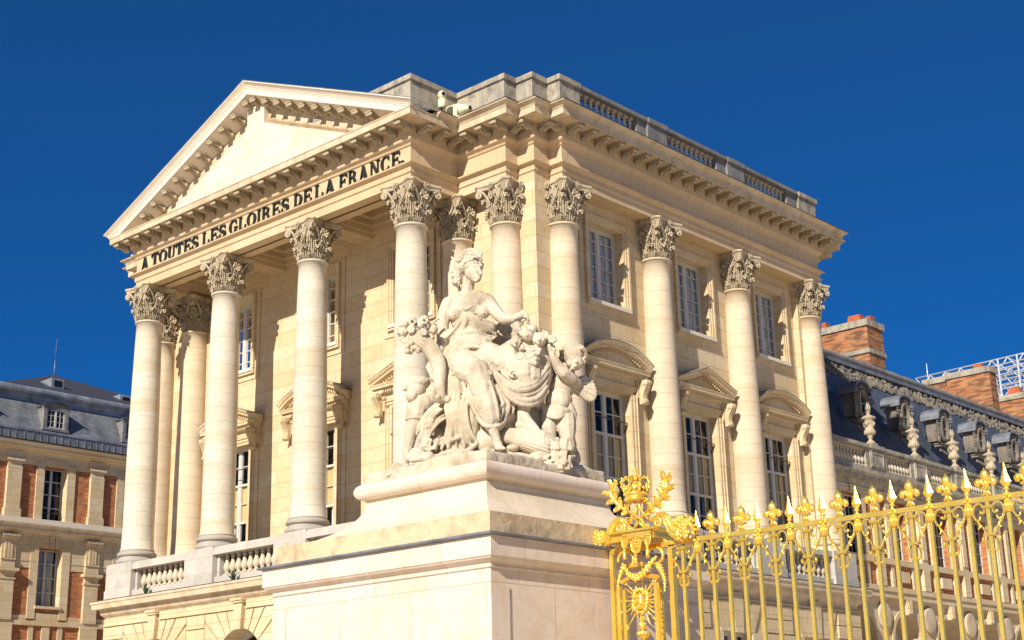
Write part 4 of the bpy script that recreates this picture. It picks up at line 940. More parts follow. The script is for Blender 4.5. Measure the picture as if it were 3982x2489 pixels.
for c in LBAY:
    for s_ in (-1, 1):
        a, b = sorted((c+s_*.62, c+s_*1.02)); S(a, b, .06, 12.70, 15.40); S(a, b, .06, 8.15, 11.95)
        a, b = sorted((c+s_*1.02, c+s_*1.9)); S(a, b, .03, 15.25, 15.75); S(a, b, .03, 10.45, 11.95); S(a, b, .05, 10.75, 10.80); S(a, b, .03, 8.06, 8.30)
    for s_ in (-1, 1):
        a, b = sorted((c+s_*.62, c+s_*.60)); m.box(a, b, -.54, .055, 12.74, 15.28, TL); m.box(a, b, -.54, .055, 8.74, 11.42, TL)
    S(c-1.9, c+1.9, .02, 15.27, 15.75); S(c-.62, c+.62, .06, 15.29, 15.60); S(c-.62, c+.62, .06, 11.43, 11.95); S(c-.66, c+.66, .13, 8.62, 8.74); S(c-.62, c+.62, .03, 8.06, 8.42)
    for j in (-1, 0, 1): m.prism([(j*.26-.09, 11.44), (j*.26+.09, 11.44), (j*.30+.12, 11.95), (j*.30-.12, 11.95)], lambda y, z: TL(c+y, .05, z), lambda y, z: TL(c+y, .12, z))
for p in LP+[LP[0]-4.33]:
    S(p-.36, p+.36, .16, 13.05, 15.0); S(p-.42, p+.42, .22, 12.70, 13.05); S(p-.39, p+.39, .19, 13.05, 13.12); S(p-.36, p+.36, .12, 15.0, 15.32); S(p-.44, p+.44, .22, 15.32, 15.42); S(p-.38, p+.38, .17, 14.96, 15.01); S(p-.40, p+.40, .14, 15.42, 15.8)
    S(p-.36, p+.36, .16, 8.06, 9.9); S(p-.42, p+.42, .20, 9.86, 9.92); S(p-.36, p+.36, .17, 9.92, 10.15); S(p-.42, p+.42, .22, 10.15, 10.22); S(p-.50, p+.50, .32, 10.22, 10.36); S(p-.36, p+.36, .13, 10.36, 11.70); S(p-.40, p+.40, .20, 11.62, 11.72); S(p-.44, p+.44, .26, 11.72, 11.80)
    for q in (-.22, -.07, .08): S(p+q, p+q+.10, .17, 10.82, 11.60)
    S(p-.38, p+.38, .18, 10.74, 10.80)
    for q in range(8): S(p-.42+q*.11, p-.36+q*.11, .34, 11.80, 11.88)
    S(p-.45, p+.45, .16, 0, 7.9)
S(A0, A1, .10, 7.85, 8.06)
for c in LBAY: S(c-.62-.25, c-.62, .05, 0, 7.85); S(c+.62, c+.87, .05, 0, 7.85); S(c-.2, c+.2, .06, 7.2, 7.85)
LB(m, 'stone_dressings', 'wall', merge=False)
LC = lambda dz, sc_=1: [(0, dz), (.08, dz), (.10, dz+.10), (.22, dz+.16), (.24, dz+.20), (.44, dz+.24), (.45, dz+.36), (.52, dz+.42), (.55, dz+.46), (.55, dz+.50), (0, dz+.56)]
LB(sweep(LC(11.90), [(LX, A0), (LX, A1)]), 'string_course', 'trim'); LB(sweep([(0, 12.46), (.28, 12.46), (.28, 12.70), (0, 12.70)], [(LX, A0), (LX, A1)]), 'plinth_course', 'white')
LPATH = [(-50, A0), (LX, A0), (LX, A1), (-50, A1)]
LB(sweep([(o, z-.02) for o, z in LC(15.75)], LPATH), 'cornice', 'wall')
LB(sweep([(.2, 16.26), (.60, 16.28), (.62, 16.72), (.2, 16.74)], LPATH), 'lead_gutter', 'lead')
m = MB()
y = A0
while y < A1:
    w = .30+.16*rnd.random(); m.box(LX+.61, LX+.635, y, y+.02+.02*rnd.random(), 16.28, 16.71); y += w
LB(m, 'gutter_seams', 'lead', merge=False)['kind'] = 'stuff'
LB(sweep([(.52, 16.70), (.66, 16.70), (.67, 16.80), (.5, 16.84)], LPATH), 'gutter_roll', 'zinc')
MX0, MX1 = LX+.25, LX-.75; HY = 9.95
mz = lambda z: LX+.35-1.05*(z-16.74)/(18.45-16.74)
I_ = 1.05
LB(MB().add([(LX+.18, A0-.18, 16.74), (LX+.18, A1+.18, 16.74), (LX-.70, A1-.70, 18.5), (LX-.70, 10.6, 18.5), (-54, A0-.18, 16.74), (-54, 10.6, 18.5), (-54, A1+.18, 16.74), (-54, A1-.70, 18.5)], [(0, 1, 2, 3), (0, 3, 5, 4), (1, 6, 7, 2)]), 'slate_mansard', 'slate2', merge=False)
RP = [(-54, 10.6), (LX-.70, 10.6), (LX-.70, A1-.7), (-54, A1-.7)]
LB(sweep([(-.05, 18.30), (.03, 18.32), (.03, 18.55), (.10, 18.60), (.12, 18.72), (.26, 18.78), (.33, 18.88), (.33, 19.00), (.25, 19.10), (0, 19.12)], RP, smooth=False), 'zinc_moulding', 'zinc')
AP = (-46.5, 17.6, 21.95); e = [(LX-.9, 10.6, 19.05), (LX-.9, A1-.9, 19.05), (-54, A1-.9, 19.05), (-54, 10.6, 19.05)]
LB(MB().add(e+[AP], [(0, 1, 4), (1, 2, 4), (2, 3, 4), (3, 0, 4)]), 'upper_roof', 'darkroof')
LB(MB().tube([AP, (AP[0], AP[1], 22.8)], .035, 6).tube([(AP[0], AP[1], 22.7), (AP[0], AP[1], 24.0)], [.02, .008], 5), 'lightning_rod', 'lead')
for (vy, vz, vx) in ((15.5, 20.55, -42.2), (19.5, 20.35, -42.2)):
    LB(MB().box(vx-1.2, vx, vy-.45, vy+.25, vz-.55, vz), 'roof_vent', 'zinc'); 
    LB(MB().box(vx, vx+.02, vy-.30, vy+.12, vz-.42, vz-.1), 'vent_mouth', 'black')
for c in LBAY:
    for (z0, z1, nr_) in ((12.76, 15.26, 4), (8.76, 11.40, 4)):
        w = MB(); frame_rect(w, c-.62, c+.62, z0, z1, .07, -.50, -.42, TL); w.box(c-.06, c+.06, -.50, -.41, z0+.07, z1-.07, TL)
        for k in range(1, nr_): z = z0+(z1-z0)*k/nr_; w.box(c-.55, c+.55, -.49, -.43, z-.02, z+.02, TL)
        w_ = LB(w, 'window', 'winw', merge=False); LB(MB().add([TL(c-.6, -.47, z0), TL(c+.6, -.47, z0), TL(c+.6, -.47, z1), TL(c-.6, -.47, z1)], [(0, 1, 2, 3)]), 'pane', 'glass', w_)
        if z0 < 12:
            n = 40; ps = [(c-.55+1.1*i/n, -.62+.03*math.sin(i*1.7)) for i in range(n+1)]
            LB(MB().add([TL(a, d, z0) for a, d in ps]+[TL(a, d, z1) for a, d in ps], [(i, i+1, n+2+i, n+1+i) for i in range(n)], True), 'curtain', 'curtain', w_)
    r_ = MB().tube([TL(c-.6, -.25, 13.12), TL(c+.62, -.25, 13.12)], .018, 5)
    for q in range(3): spiral(r_, TL(c+.52, -.25, 12.96+.01*q), (0, 1, 0), (0, 0, 1), .11-.03*q, 1.5, .016, 14)
    LB(r_, 'window_rail', 'iron', merge=False)
LB(MB().box(-41.5, -41.4, A0, A1, 0, 16), 'interior_wall', 'inner')
for c in (9.3, 13.55, 17.9, 22.2):
    T = lambda a, d, z: (LX+.14+d, c+a, z)
    m = MB(); m.box(-.66, -.50, -.12, 0, 17.02, 18.1, T); m.box(.50, .66, -.12, 0, 17.02, 18.1, T); m.box(-.70, .70, -.1, .05, 16.98, 17.10, T)
    m.box(-.66, -.60, -.9, -.12, 17.02, 18.15, T); m.box(.60, .66, -.9, -.12, 17.02, 18.15, T)
    cur = [(-.72+1.44*i/12, 18.12+.24*(1-((i-6)/6)**2)) for i in range(13)]
    m.prism([(-.66, 17.9), (-.5, 17.9)]+[(x, 17.88+.14*(1-(x/.5)**2)) for x in (-.4, -.2, 0, .2, .4)]+[(.5, 17.9), (.66, 17.9)]+cur[::-1], lambda a, z: T(a, -.12, z), lambda a, z: T(a, -.01, z))
    d = LB(m, 'dormer', 'atticdark', merge=False)
    h = MB()
    for p0, p1 in zip(cur, cur[1:]): h.prism([p0, p1, (p1[0], p1[1]+.06), (p0[0], p0[1]+.06)], lambda a, z: T(a, -1.6, z), lambda a, z: T(a, .10, z))
    LB(h, 'hood', 'darkzinc', d, merge=False)
    w = MB(); frame_rect(w, -.48, .48, 17.12, 18.02, .06, -.10, -.05, T); w.box(-.05, .05, -.10, -.04, 17.18, 17.98, T)
    for x in (-.25, .23): w.box(x, x+.025, -.09, -.06, 17.18, 17.98, T)
    for k in (1, 2): w.box(-.44, .44, -.09, -.06, 17.12+.3*k, 17.145+.3*k, T)
    w_ = LB(w, 'window', 'winw', d, merge=False); LB(MB().add([T(-.5, -.08, 17.1), T(.5, -.08, 17.1), T(.5, -.08, 18.1), T(-.5, -.08, 18.1)], [(0, 1, 2, 3)]), 'pane', 'glassdark', w_)
# ================================================================== SCAFFOLD, CAMERAS, FERNS
scf = empty('scaffold_roof', (-12, 62, 0), 'white tube scaffold roof rising behind the brick chimneys', 'scaffold')
m = MB()
ZT = lambda x: 23.7+.03*(x+17)
for lay, dz in ((0, 0), (1, 1.15)):
    for yy in (60, 61.3, 62.6, 64, 66):
        X0_, X1_ = -17.4+lay*4, 2
        m.tube([(X0_, yy, ZT(X0_)-dz*1.6), (X1_, yy, ZT(X1_)-dz*1.6)], .05, 4); m.tube([(X0_, yy, ZT(X0_)-.62-dz*1.6), (X1_, yy, ZT(X1_)-.62-dz*1.6)], .05, 4)
        x = X0_; k = 0
        while x < X1_:
            za, zb = ZT(x)-dz*1.6, ZT(x)-.62-dz*1.6; m.tube([(x, yy, za), (x+.5, yy, zb)], .035, 4); m.tube([(x+.5, yy, zb), (x+1.0, yy, za)], .035, 4); x += 1.0; k += 1
            if k % 2 == 0: m.tube([(x, yy, za), (x, yy+3, za)], .04, 4)
for x in (-13.5, -12, -10.8, -9.5, -7):
    m.tube([(x, 60, ZT(x)), (x, 60, 14)], .06, 5); m.tube([(x, 63, ZT(x)), (x, 63, 14)], .06, 5); m.tube([(x, 60, 19), (x+1.4, 60, 21)], .04, 4)
for z in (18, 19.5, 21, 22): m.tube([(-14.5, 60, z), (0, 60, z)], .05, 4)
fix(m.build('tube_truss', 'steel', merge=False), scf)
aer = fix(MB().tube([(-16.56, 60, 14), (-16.56, 60, 23.2)], .05, 5).tube([(-16.56, 60, 23.1), (-16.56, 60, 24.5)], [.05, .03], 5).build('roof_aerial', 'steel'), scf)
def seccam(loc, rz, label, big):
    t = empty('security_camera', loc, label, 'camera', 'cream cameras on the pavilion cornice'); t.rotation_euler = (0, 0, rz)
    s_ = 1.0 if big else .62
    b = MB()
    if big:
        b.lathe([(.05, -.30), (.15, -.27), (.17, -.12), (.165, .02), (.12, .16), (.075, .26), (.07, .30)], n=16, T=lambda x, y, z: (x, -z, .34+y))
        b.box(-.20, .20, -.16, .18, 0, .06); b.box(-.17, .17, -.12, .14, .06, .12); b.box(-.19, -.15, -.05, .05, .1, .4); b.box(.15, .19, -.05, .05, .1, .4)
    else:
        b.ball((0, 0, .42), .11, 12, 8); b.lathe([(.085, .08), (.10, .12), (.10, .30), (.06, .33)], n=12)
    b.build('housing', 'camera', t, merge=False)
    l = MB()
    if big: l.lathe([(.05, .298), (.052, .33), (.02, .33)], n=12, T=lambda x, y, z: (x, -z, .34+y)); l.box(-.25, .25, -.20, .20, -.04, 0); l.tube([(-.3, 0, -.02), (-.32, .2, -.10)], .015, 5)
    else: l.lathe([(.045, .09), (.045, .12), (.01, .12)], n=10, T=lambda x, y, z: (x, -z, .42+y)); l.tube([(0, 0, .1), (-.05, -.05, -.02), (-.10, -.08, -.12)], .018, 5)
    l.build('lens', 'black', t, merge=False); return t
seccam((.62, .42, 16.17), R(60), 'small round cream security camera on the cornice beside the larger one', False)
seccam((.62, .98, 16.04), R(105), 'larger cone shaped cream security camera in the corner of the cornice', True)
def fern(loc, label, sc_):
    m = MB()
    for k in range(16):
        a = rnd.random()*2*PI; h = sc_*(.6+.5*rnd.random()); l = sc_*.5*rnd.random(); p0 = Vector(loc)
        pts = [p0+Vector((math.cos(a)*l*t, math.sin(a)*l*t-.05*t, h*t-.25*l*t*t)) for t in (0, .35, .7, 1)]
        m.tube(pts, [.006, .006, .005, .002], 4)
        for i in range(12):
            t = .15+.8*i/12; q = p0+Vector((math.cos(a)*l*t, math.sin(a)*l*t-.05*t, h*t-.25*l*t*t)); w = .06*sc_/.25*(1-t*.6)
            for s_ in (-1, 1):
                d = Vector((-math.sin(a)*s_*w, math.cos(a)*s_*w*.6, w*.5)); m.add([q, q+d*.5+Vector((0, 0, .012)), q+d, q+d*.5-Vector((0, 0, .012))], [(0, 1, 2, 3)])
    o = m.build('fern', 'green', merge=False); tag(o, label, 'plant', 'weeds rooted on the podium cornice'); return o
fern((-9.05, -.62, 5.70), 'small green fern on the ledge below the leftmost balustrade', .30)
fern((-5.42, -.62, 5.70), 'small green fern on the ledge below the balustrade nearest the statue pedestal', .26)
# ================================================================== STATUE PEDESTAL
ped = empty('statue_pedestal', (10.5, -8.75, 0), 'broad pale limestone pedestal with curved neck and lead ledge carrying the carved stone group', 'pedestal')
PD = lambda mb, n, m, p=None, **k: fix(mb.build(n, m, None, **k), p or ped)
PB = [(8.75, -10.6), (12.3, -10.6), (12.3, -6.9), (8.75, -6.9)]
PD(sweep([(-.5, 0), (.06, 0), (.06, .42), (.0, .50), (.0, 3.475), (.012, 3.477), (.02, 3.487), (.02, 3.497), (.005, 3.505), (.012, 3.53), (.045, 3.55), (.075, 3.565), (.09, 3.585), (.10, 3.59), (.10, 3.795), (-.5, 3.795)], PB, True), 'pedestal_body', 'ped')
for a, b, z0, z1 in ((8.75, 9.0, .55, 3.30), (12.05, 12.318, .55, 3.30)): PD(MB().box(a, b, -10.618, -10.6, z0, z1), 'corner_strip', 'ped')
for a, b in ((-10.6, -10.34), (-7.2, -6.9)): PD(MB().box(12.3, 12.318, a, b, .55, 3.30), 'corner_strip', 'ped')
PD(sweep([(-.4, 3.797), (.135, 3.797), (.15, 3.806), (.15, 3.822), (.13, 3.832), (-.0, 3.842), (-.4, 3.842)], PB, True), 'lead_ledge', 'lead')
PD(sweep([(-.5, 3.843), (.0, 3.843), (.0, 4.065), (-.5, 4.065)], PB, True), 'plinth', 'pedrough')
sco = [(-.9, 4.066)]+[(-.004-.76*(1-math.cos(PI/2*t)**1.0)*1.0, 4.066+.50*math.sin(PI/2*t)) for t in [0]]
sco = [(-1.0, 4.066), (0, 4.066)]
for i in range(1, 15):
    t = i/14; sco.append((-.765*math.sin(PI/2*t)**1.15, 4.066+.515*(1-math.cos(PI/2*t))**.92))
sco += [(-.777, 4.582), (-.777, 4.598), (-.757, 4.60), (-.757, 4.612), (-1.0, 4.612)]
PD(sweep(sco, PB, True, smooth=False), 'curved_neck', 'pedold')
tor = [(-1.0, 4.613)]+[(-.76+.102*math.cos(a), 4.715+.102*math.sin(a)) for a in [R(-90+15*i) for i in range(13)]]+[(-1.0, 4.818)]
PD(sweep(tor, PB, True), 'torus_moulding', 'ped')
PD(MB().box(9.7, 11.4, -9.7, -7.8, 4.0, 4.817), 'top_slab', 'ped')
# ================================================================== GILDED FENCE
FY = -8.76
fen = empty('gilded_fence', (15.2, FY, 0), 'gilded iron fence with alternating spearheads and lilies, right of the stone pedestal', 'fence')
FN = lambda mb, n, m, p=None, **k: fix(mb.build(n, m, None, **k), p or fen)
SPX = [13.605+.3845*k for k in range(14)]; DX = .3845
FN(MB().box(12.45, SPX[-1]+.2, FY-.022, FY+.022, 3.762, 3.808).box(13.24, SPX[-1]+.2, FY-.022, FY+.022, .32, .38).box(13.24, SPX[-1]+.2, FY-.022, FY+.022, .0, .0), 'top_rail', 'gold', merge=False) if False else None
FN(MB().box(13.20, SPX[-1]+.2, FY-.022, FY+.022, 3.762, 3.808), 'top_rail', 'gold'); FN(MB().box(13.24, SPX[-1]+.2, FY-.022, FY+.022, .30, .36), 'bottom_rail', 'gold')
BW = .0175
def bar(x):
    return MB().box(-BW, BW, -BW, BW, .36, 3.7619).build('bar', 'gold')
bar0 = bar(0)
def spear():
    m = MB()
    pr = [(.008, 3.86), (.046, 3.925), (.030, 3.985), (.001, 4.085)]
    for s_ in (0,):
        vs = [(0, 0, 4.10)]; ring = []
        for (r_, z) in ((.034, 3.965), (.053, 3.915), (.015, 3.862)):
            ring.append([(r_, 0, z), (0, r_*.45, z), (-r_, 0, z), (0, -r_*.45, z)])
        pts = vs+sum(ring, []); f = [(0, 1+i, 1+(i+1) % 4) for i in range(4)]
        for j in range(2): f += [(1+4*j+i, 5+4*j+i, 5+4*j+(i+1) % 4, 1+4*j+(i+1) % 4) for i in range(4)]
        f.append((9, 10, 11, 12)); m.add(pts, f)
    m.lathe([(.016, 3.808), (.026, 3.812), (.026, 3.82), (.015, 3.828), (.014, 3.838), (.028, 3.846), (.028, 3.856), (.014, 3.866)], n=12)
    return m.build('spearhead', 'gold', merge=False)
def sleeve():
    m = MB(); m.lathe([(.030, 3.640), (.037, 3.65), (.034, 3.72), (.030, 3.745), (.036, 3.750), (.036, 3.758), (.030, 3.762)], n=14)
    for k in range(12): a = 2*PI*k/12; m.tube([(.034*math.cos(a), .034*math.sin(a), 3.645), (.031*math.cos(a), .031*math.sin(a), 3.742)], .006, 5)
    for k in range(8):
        a = 2*PI*k/8; m.ball((.034*math.cos(a), .034*math.sin(a), 3.775), .014, 6, 4); m.ball((.034*math.cos(a+.4), .034*math.sin(a+.4), 3.797), .013, 6, 4)
    return m.build('fluted_sleeve', 'gold', merge=False)
def lily():
    m = MB()
    m.ball((0, 0, 4.0), .045, 12, 9, (1, .8, 1.25)); m.lathe([(.03, 4.03), (.012, 4.055), (.002, 4.078)], n=8)
    m.tube([(0, 0, 3.96), (0, 0, 3.87)], [.026, .016], 8)
    m.tube([(0, -.028, 4.05), (0, -.034, 4.0), (0, -.02, 3.94), (0, -.02, 3.90)], .007, 5)
    for s_ in (-1, 1):
        m.tube([(s_*.012, 0, 3.885), (s_*.022, 0, 3.92), (s_*.042, 0, 3.955), (s_*.070, 0, 3.962), (s_*.088, 0, 3.94), (s_*.086, 0, 3.915), (s_*.068, 0, 3.908)], [.012, .015, .020, .024, .022, .017, .010], 8)
        m.ball((s_*.075, 0, 3.938), .036, 10, 7, (1, .8, 1)); m.ball((s_*.072, 0, 3.915), .020, 8, 6)
        m.tube([(s_*.008, 0, 3.868), (s_*.02, 0, 3.845), (s_*.036, 0, 3.822), (s_*.046, 0, 3.83)], [.012, .014, .012, .006], 6)
    m.box(-.050, .050, -.022, .022, 3.872, 3.884); m.box(-.042, .042, -.026, .026, 3.884, 3.894); m.tube([(0, 0, 3.87), (0, 0, 3.808)], [.018, .022], 8)
    m.tube([(0, -.02, 3.868), (0, -.03, 3.845), (0, -.034, 3.82)], [.010, .012, .008], 6)
    return m.build('lily_finial', 'gold', merge=False)
def arcpts(cx, cz, r, a0, a1, n): return [(cx+r*math.cos(R(a0+(a1-a0)*i/n)), 0, cz+r*math.sin(R(a0+(a1-a0)*i/n))) for i in range(n+1)]
def flatbar(m, pts, w, th):
    """flat iron band bent in the x-z plane"""
    P = [Vector(p) for p in pts]; n = len(P); vs = []
    for i in range(n):
        t = (P[min(i+1, n-1)]-P[max(0, i-1)]).normalized(); nn = Vector((-t.z, 0, t.x))
        for a, b in ((-1, -1), (1, -1), (1, 1), (-1, 1)): vs.append(P[i]+nn*a*th/2+Vector((0, b*w/2, 0)))
    m.add(vs, [(4*i+k, 4*i+(k+1) % 4, 4*i+4+(k+1) % 4, 4*i+4+k) for i in range(n-1) for k in range(4)]+[(0, 1, 2, 3), (4*n-4, 4*n-1, 4*n-2, 4*n-3)])
def scroll():
    m = MB()
    for s_ in (-1, 1):
        c = arcpts(.090, 3.690, .060, 250, 20, 16) if False else None
        p = [(.052, 3.672), (.066, 3.655), (.088, 3.656), (.102, 3.675)]
        up = [(.050, 0, 3.678), (.056, 0, 3.660), (.074, 0, 3.648), (.094, 0, 3.655)]
        path = [(.078, 3.662), (.062, 3.652), (.046, 3.664), (.040, 3.690), (.050, 3.722), (.075, 3.746), (.105, 3.748), (.132, 3.732), (.147, 3.70), (.150, 3.665), (.143, 3.63), (.122, 3.59), (.095, 3.555), (.070, 3.525), (.050, 3.49), (.038, 3.455)]
        P = []
        for i in range(len(path)-1):
            for q in range(3): t = q/3; P.append((s_*(path[i][0]*(1-t)+path[i+1][0]*t), 0, path[i][1]*(1-t)+path[i+1][1]*t))
        P.append((s_*path[-1][0], 0, path[-1][1]))
        flatbar(m, P, .028, .013); m.ball((s_*.078, 0, 3.665), .016, 8, 6)
        # leaf curling off the scroll
        m.tube([(s_*.135, -.012, 3.605), (s_*.110, -.018, 3.590), (s_*.090, -.02, 3.595), (s_*.078, -.018, 3.618), (s_*.085, -.014, 3.632)], [.010, .011, .010, .008, .004], 6)
        m.tube([(s_*.105, -.012, 3.56), (s_*.09, -.02, 3.535), (s_*.105, -.02, 3.512), (s_*.12, -.016, 3.52)], [.010, .010, .008, .004], 6)
        for q in range(5): m.ball((s_*(.138-.012*q), -.014, 3.62-.016*q), .008, 6, 4)
        lp = [(.036, 3.44), (.040, 3.41), (.052, 3.385), (.056, 3.35), (.046, 3.318), (.032, 3.305), (.024, 3.315), (.030, 3.33)]
        flatbar(m, [(s_*a, 0, b) for a, b in lp], .022, .011)
        lp2 = [(.034, 3.435), (.050, 3.405), (.075, 3.398), (.090, 3.415), (.085, 3.435), (.068, 3.435)]
        flatbar(m, [(s_*a, 0, b) for a, b in lp2], .022, .011); m.ball((s_*.078, 0, 3.42), .013, 8, 5); m.ball((s_*.032, 0, 3.322), .011, 8, 5)
    m.box(-.052, .052, -.030, .030, 3.700, 3.712); m.box(-.058, .058, -.033, .033, 3.712, 3.722)
    m.box(-.050, .050, -.030, .030, 3.446, 3.458); m.box(-.056, .056, -.033, .033, 3.458, 3.468)
    return m.build('scrollwork', 'gold', merge=False)
sp0, sl0, li0, scr0 = spear(), sleeve(), lily(), scroll()
for k, x in enumerate(SPX):
    b = use(bar0, fen, (x, FY, 0)); use(sp0, b, (x, FY, 0)); use(sl0, b, (x, FY, 0))
    xb = x-DX/2
    b = use(bar0, fen, (xb, FY, 0)); use(scr0, fen, (xb, FY, 0))
    if k: use(li0, b, (xb, FY, 0))
use(bar0, fen, (13.235, FY, 0))
# ================================================================== GATE PIER WITH CROWN
gp = empty('crowned_gate_pier', (12.83, FY, 0), 'gilded ironwork pier with crown, crossed scepters, garlands and sun face beside the pedestal', 'gate pier')
GP = lambda mb, n, m='gold', p=None, **k: fix(mb.build(n, m, None, merge=False, **k), p or gp)
def G(px, py, w=0):
    """point of the pier's front drawing, w metres in front of the fence plane"""
    X, Y = 2250+px/2.366, 1850+py/2.366
    d = CF+CR*((X-1991)/FPX)-CU*((Y-1244.5)/FPX); t = (FY-w-CAMP.y)/d.y; return CAMP+d*t
GR = lambda r, w=0: r/2.366/390.0
m = MB()
def lbar(a, b, w, r=.022): p, q = G(*a, w), G(*b, w); m.tube([p, q], r, 4, smooth=False, cap=True)
XL, XR = G(310, 750).x, G(800, 750).x
m.box(XL-.025, XL+.025, FY-.025, FY+.025, 0, 3.76); m.box(XR+.06, XR+.11, FY-.03, FY+.03, 0, 3.76)
for (a, w) in ((390, .16), (735, .16), (440, -.12), (775, -.12)):
    x = G(a, 1400, w).x; m.box(x-.022, x+.022, FY-w-.022, FY-w+.022, 0, 3.36)
GP(m, 'upright')
m = MB()
z0 = G(560, 680).z
m.box(XL-.025, XR+.11, FY-.03, FY+.03, 3.745, 3.80)
for w in (-.12, .16):
    m.tube([G(390, 985, w)]+[G(390+ (565-390)*t, 985-75*math.sin(PI/2*t), w) for t in (.25, .5, .75, 1)]+[G(565+(735-565)*t, 910+20*t, w) for t in (.5, 1)], .022, 4, smooth=False)
m.box(XL+.12, XR-.02, FY-.17, FY+.17, 3.86, 3.93); m.box(XL+.08, XR+.02, FY-.21, FY+.21, 3.93, 3.955); m.box(XL+.10, XR, FY-.19, FY+.19, 3.84, 3.86)
for s_ in (0, 1):
    pts = [G(320, 690, .0), G(355, 670), G(375, 640), G(395, 600)] if s_ == 0 else [G(840, 620), G(795, 600), G(755, 575), G(735, 540)]
    m.tube(pts, .022, 6)
for (cx, cy) in ((435, 775), (705, 735)):
    P = [G(cx+70*math.cos(R(a)), cy+75*math.sin(R(a)), .06) for a in range(-200, 130, 15)]; m.tube(P, .019, 6)
m.box(G(480, 830).x, G(650, 800).x, FY-.12, FY+.08, G(560, 835, .1).z, G(560, 800, .1).z)
GP(m, 'pier_frame')
# hanging cloth with three lobes
m = MB(); outl = [(400, 540), (400, 640), (415, 672), (440, 662), (452, 620), (470, 612), (483, 640), (490, 690), (522, 722), (560, 700), (572, 640), (580, 600), (600, 592), (615, 620), (625, 655), (645, 640), (660, 600), (660, 500), (530, 520)]
m.prism(outl, lambda a, b: G(a, b, .21), lambda a, b: G(a, b, .19)); GP(m, 'apron', 'gold')
m = MB(); m.tube([G(a, b, .22) for a, b in outl[:18]], .007, 5)
for (a, b) in ((525, 570), (525, 600), (522, 630), (525, 655)): m.ball(G(a, b, .225), .016, 6, 5)
m.tube([G(410, 560, .22), G(440, 550, .225), (G(460, 590, .225)), G(500, 560, .225), G(525, 545, .225), G(555, 560, .225), G(590, 575, .225), G(620, 535, .225), G(650, 540, .22)], .006, 5)
for (a, b) in ((422, 690), (525, 735), (632, 665)):
    m.ball(G(a, b, .21), .020, 8, 6); p = G(a, b+8, .21); m.lathe([(.012, 0), (.020, -.02), (.024, -.06), (.022, -.09)][::-1], p.x, p.y, p.z, 10)
GP(m, 'tassel')
# crown
m = MB(); base = G(555, 215, .0); cc = base+Vector((0, -.05, 0))
cr = .132
m.lathe([(cr*.90, -.035), (cr*.99, -.02), (cr*.99, .0), (cr*.90, .008), (cr*.90, .03), (cr*1.02, .038), (cr*1.03, .055), (cr*.93, .062), (cr*.93, .10), (cr*.80, .10)], cc.x, cc.y, cc.z, 28)
for k in range(28): a = 2*PI*k/28; m.ball((cc.x+cr*1.02*math.cos(a), cc.y+cr*1.02*math.sin(a), cc.z+.047), .010, 5, 4); m.ball((cc.x+cr*1.0*math.cos(a), cc.y+cr*1.0*math.sin(a), cc.z-.012), .008, 5, 4)
for k in range(8):
    a = 2*PI*k/8+.2; ca, sa = math.cos(a), math.sin(a)
    P = [(1.0, .07), (1.20, .12), (1.26, .17), (1.12, .215), (.78, .232), (.40, .222), (.12, .205)]
    m.tube([(cc.x+cr*r_*ca, cc.y+cr*r_*sa, cc.z+z) for r_, z in P], .010, 6)
    for r_, z in P[:6]: m.ball((cc.x+cr*(r_+.06)*ca, cc.y+cr*(r_+.06)*sa, cc.z+z+.006), .014, 6, 5)
    for q, (dz, rr_) in enumerate(((.10, .022), (.13, .018), (.15, .012))): m.ball((cc.x+cr*1.02*ca, cc.y+cr*1.02*sa, cc.z+dz), rr_, 7, 5)
    a2 = a+PI/8; m.ball((cc.x+cr*1.0*math.cos(a2), cc.y+cr*1.0*math.sin(a2), cc.z+.10), .018, 7, 5); m.ball((cc.x+cr*1.0*math.cos(a2), cc.y+cr*1.0*math.sin(a2), cc.z+.125), .011, 6, 4)
m.ball((cc.x, cc.y, cc.z+.11), .105, 14, 10, (1, 1, .85)); m.lathe([(.03, .20), (.045, .215), (.02, .23), (.016, .24), (.034, .255), (.036, .27), (.015, .28), (.012, .29), (.026, .30), (.012, .315), (.010, .33)], cc.x, cc.y, cc.z, 10)
for (a, b) in ((0, .34), (-.022, .322), (.022, .322)): m.ball((cc.x+a, cc.y, cc.z+b), .014, 6, 5)
GP(m, 'crown')
# crossed scepters with scrolls
for (A, B, nm) in ((((450, 430), (510, 380), (540, 290), (580, 240), (635, 225)), ((500, 505), (540, 430), (600, 355), (690, 300)), 0), (((640, 400), (575, 320), (555, 270), (500, 240), (465, 265)), ((625, 470), (570, 400), (500, 350), (440, 310)), 1)):
    m = MB()
    for Q in (A, B): m.tube([G(x, y, .04+.05*nm) for x, y in Q], .014, 7)
    e = A[-1]; m.ball(G(*e, .04+.05*nm), .022, 8, 6)
    for t in range(6): m.ball(G(A[2][0]+(A[1][0]-A[2][0])*t/6, A[2][1]+(A[1][1]-A[2][1])*t/6, .05+.05*nm), .019, 7, 5)
    GP(m, 'scepter')
m = MB()
for (cx, cy, r_, a0, a1) in ((460, 415, 28, -30, 250), (655, 378, 30, -160, 120), (480, 480, 18, 0, 270), (625, 462, 18, -90, 180)):
    m.tube([G(cx+r_*math.cos(R(a)), cy+r_*math.sin(R(a)), .04) for a in range(a0, a1+1, 20)], .012, 6)
m.tube([G(655, 350, .04), G(600, 370, .04), G(540, 440, .04), G(500, 510, .04)], .013, 6); m.tube([G(455, 390, .04), G(500, 385, .04), G(560, 430, .04), G(610, 480, .04)], .013, 6)
GP(m, 'ribbon_scrolls')
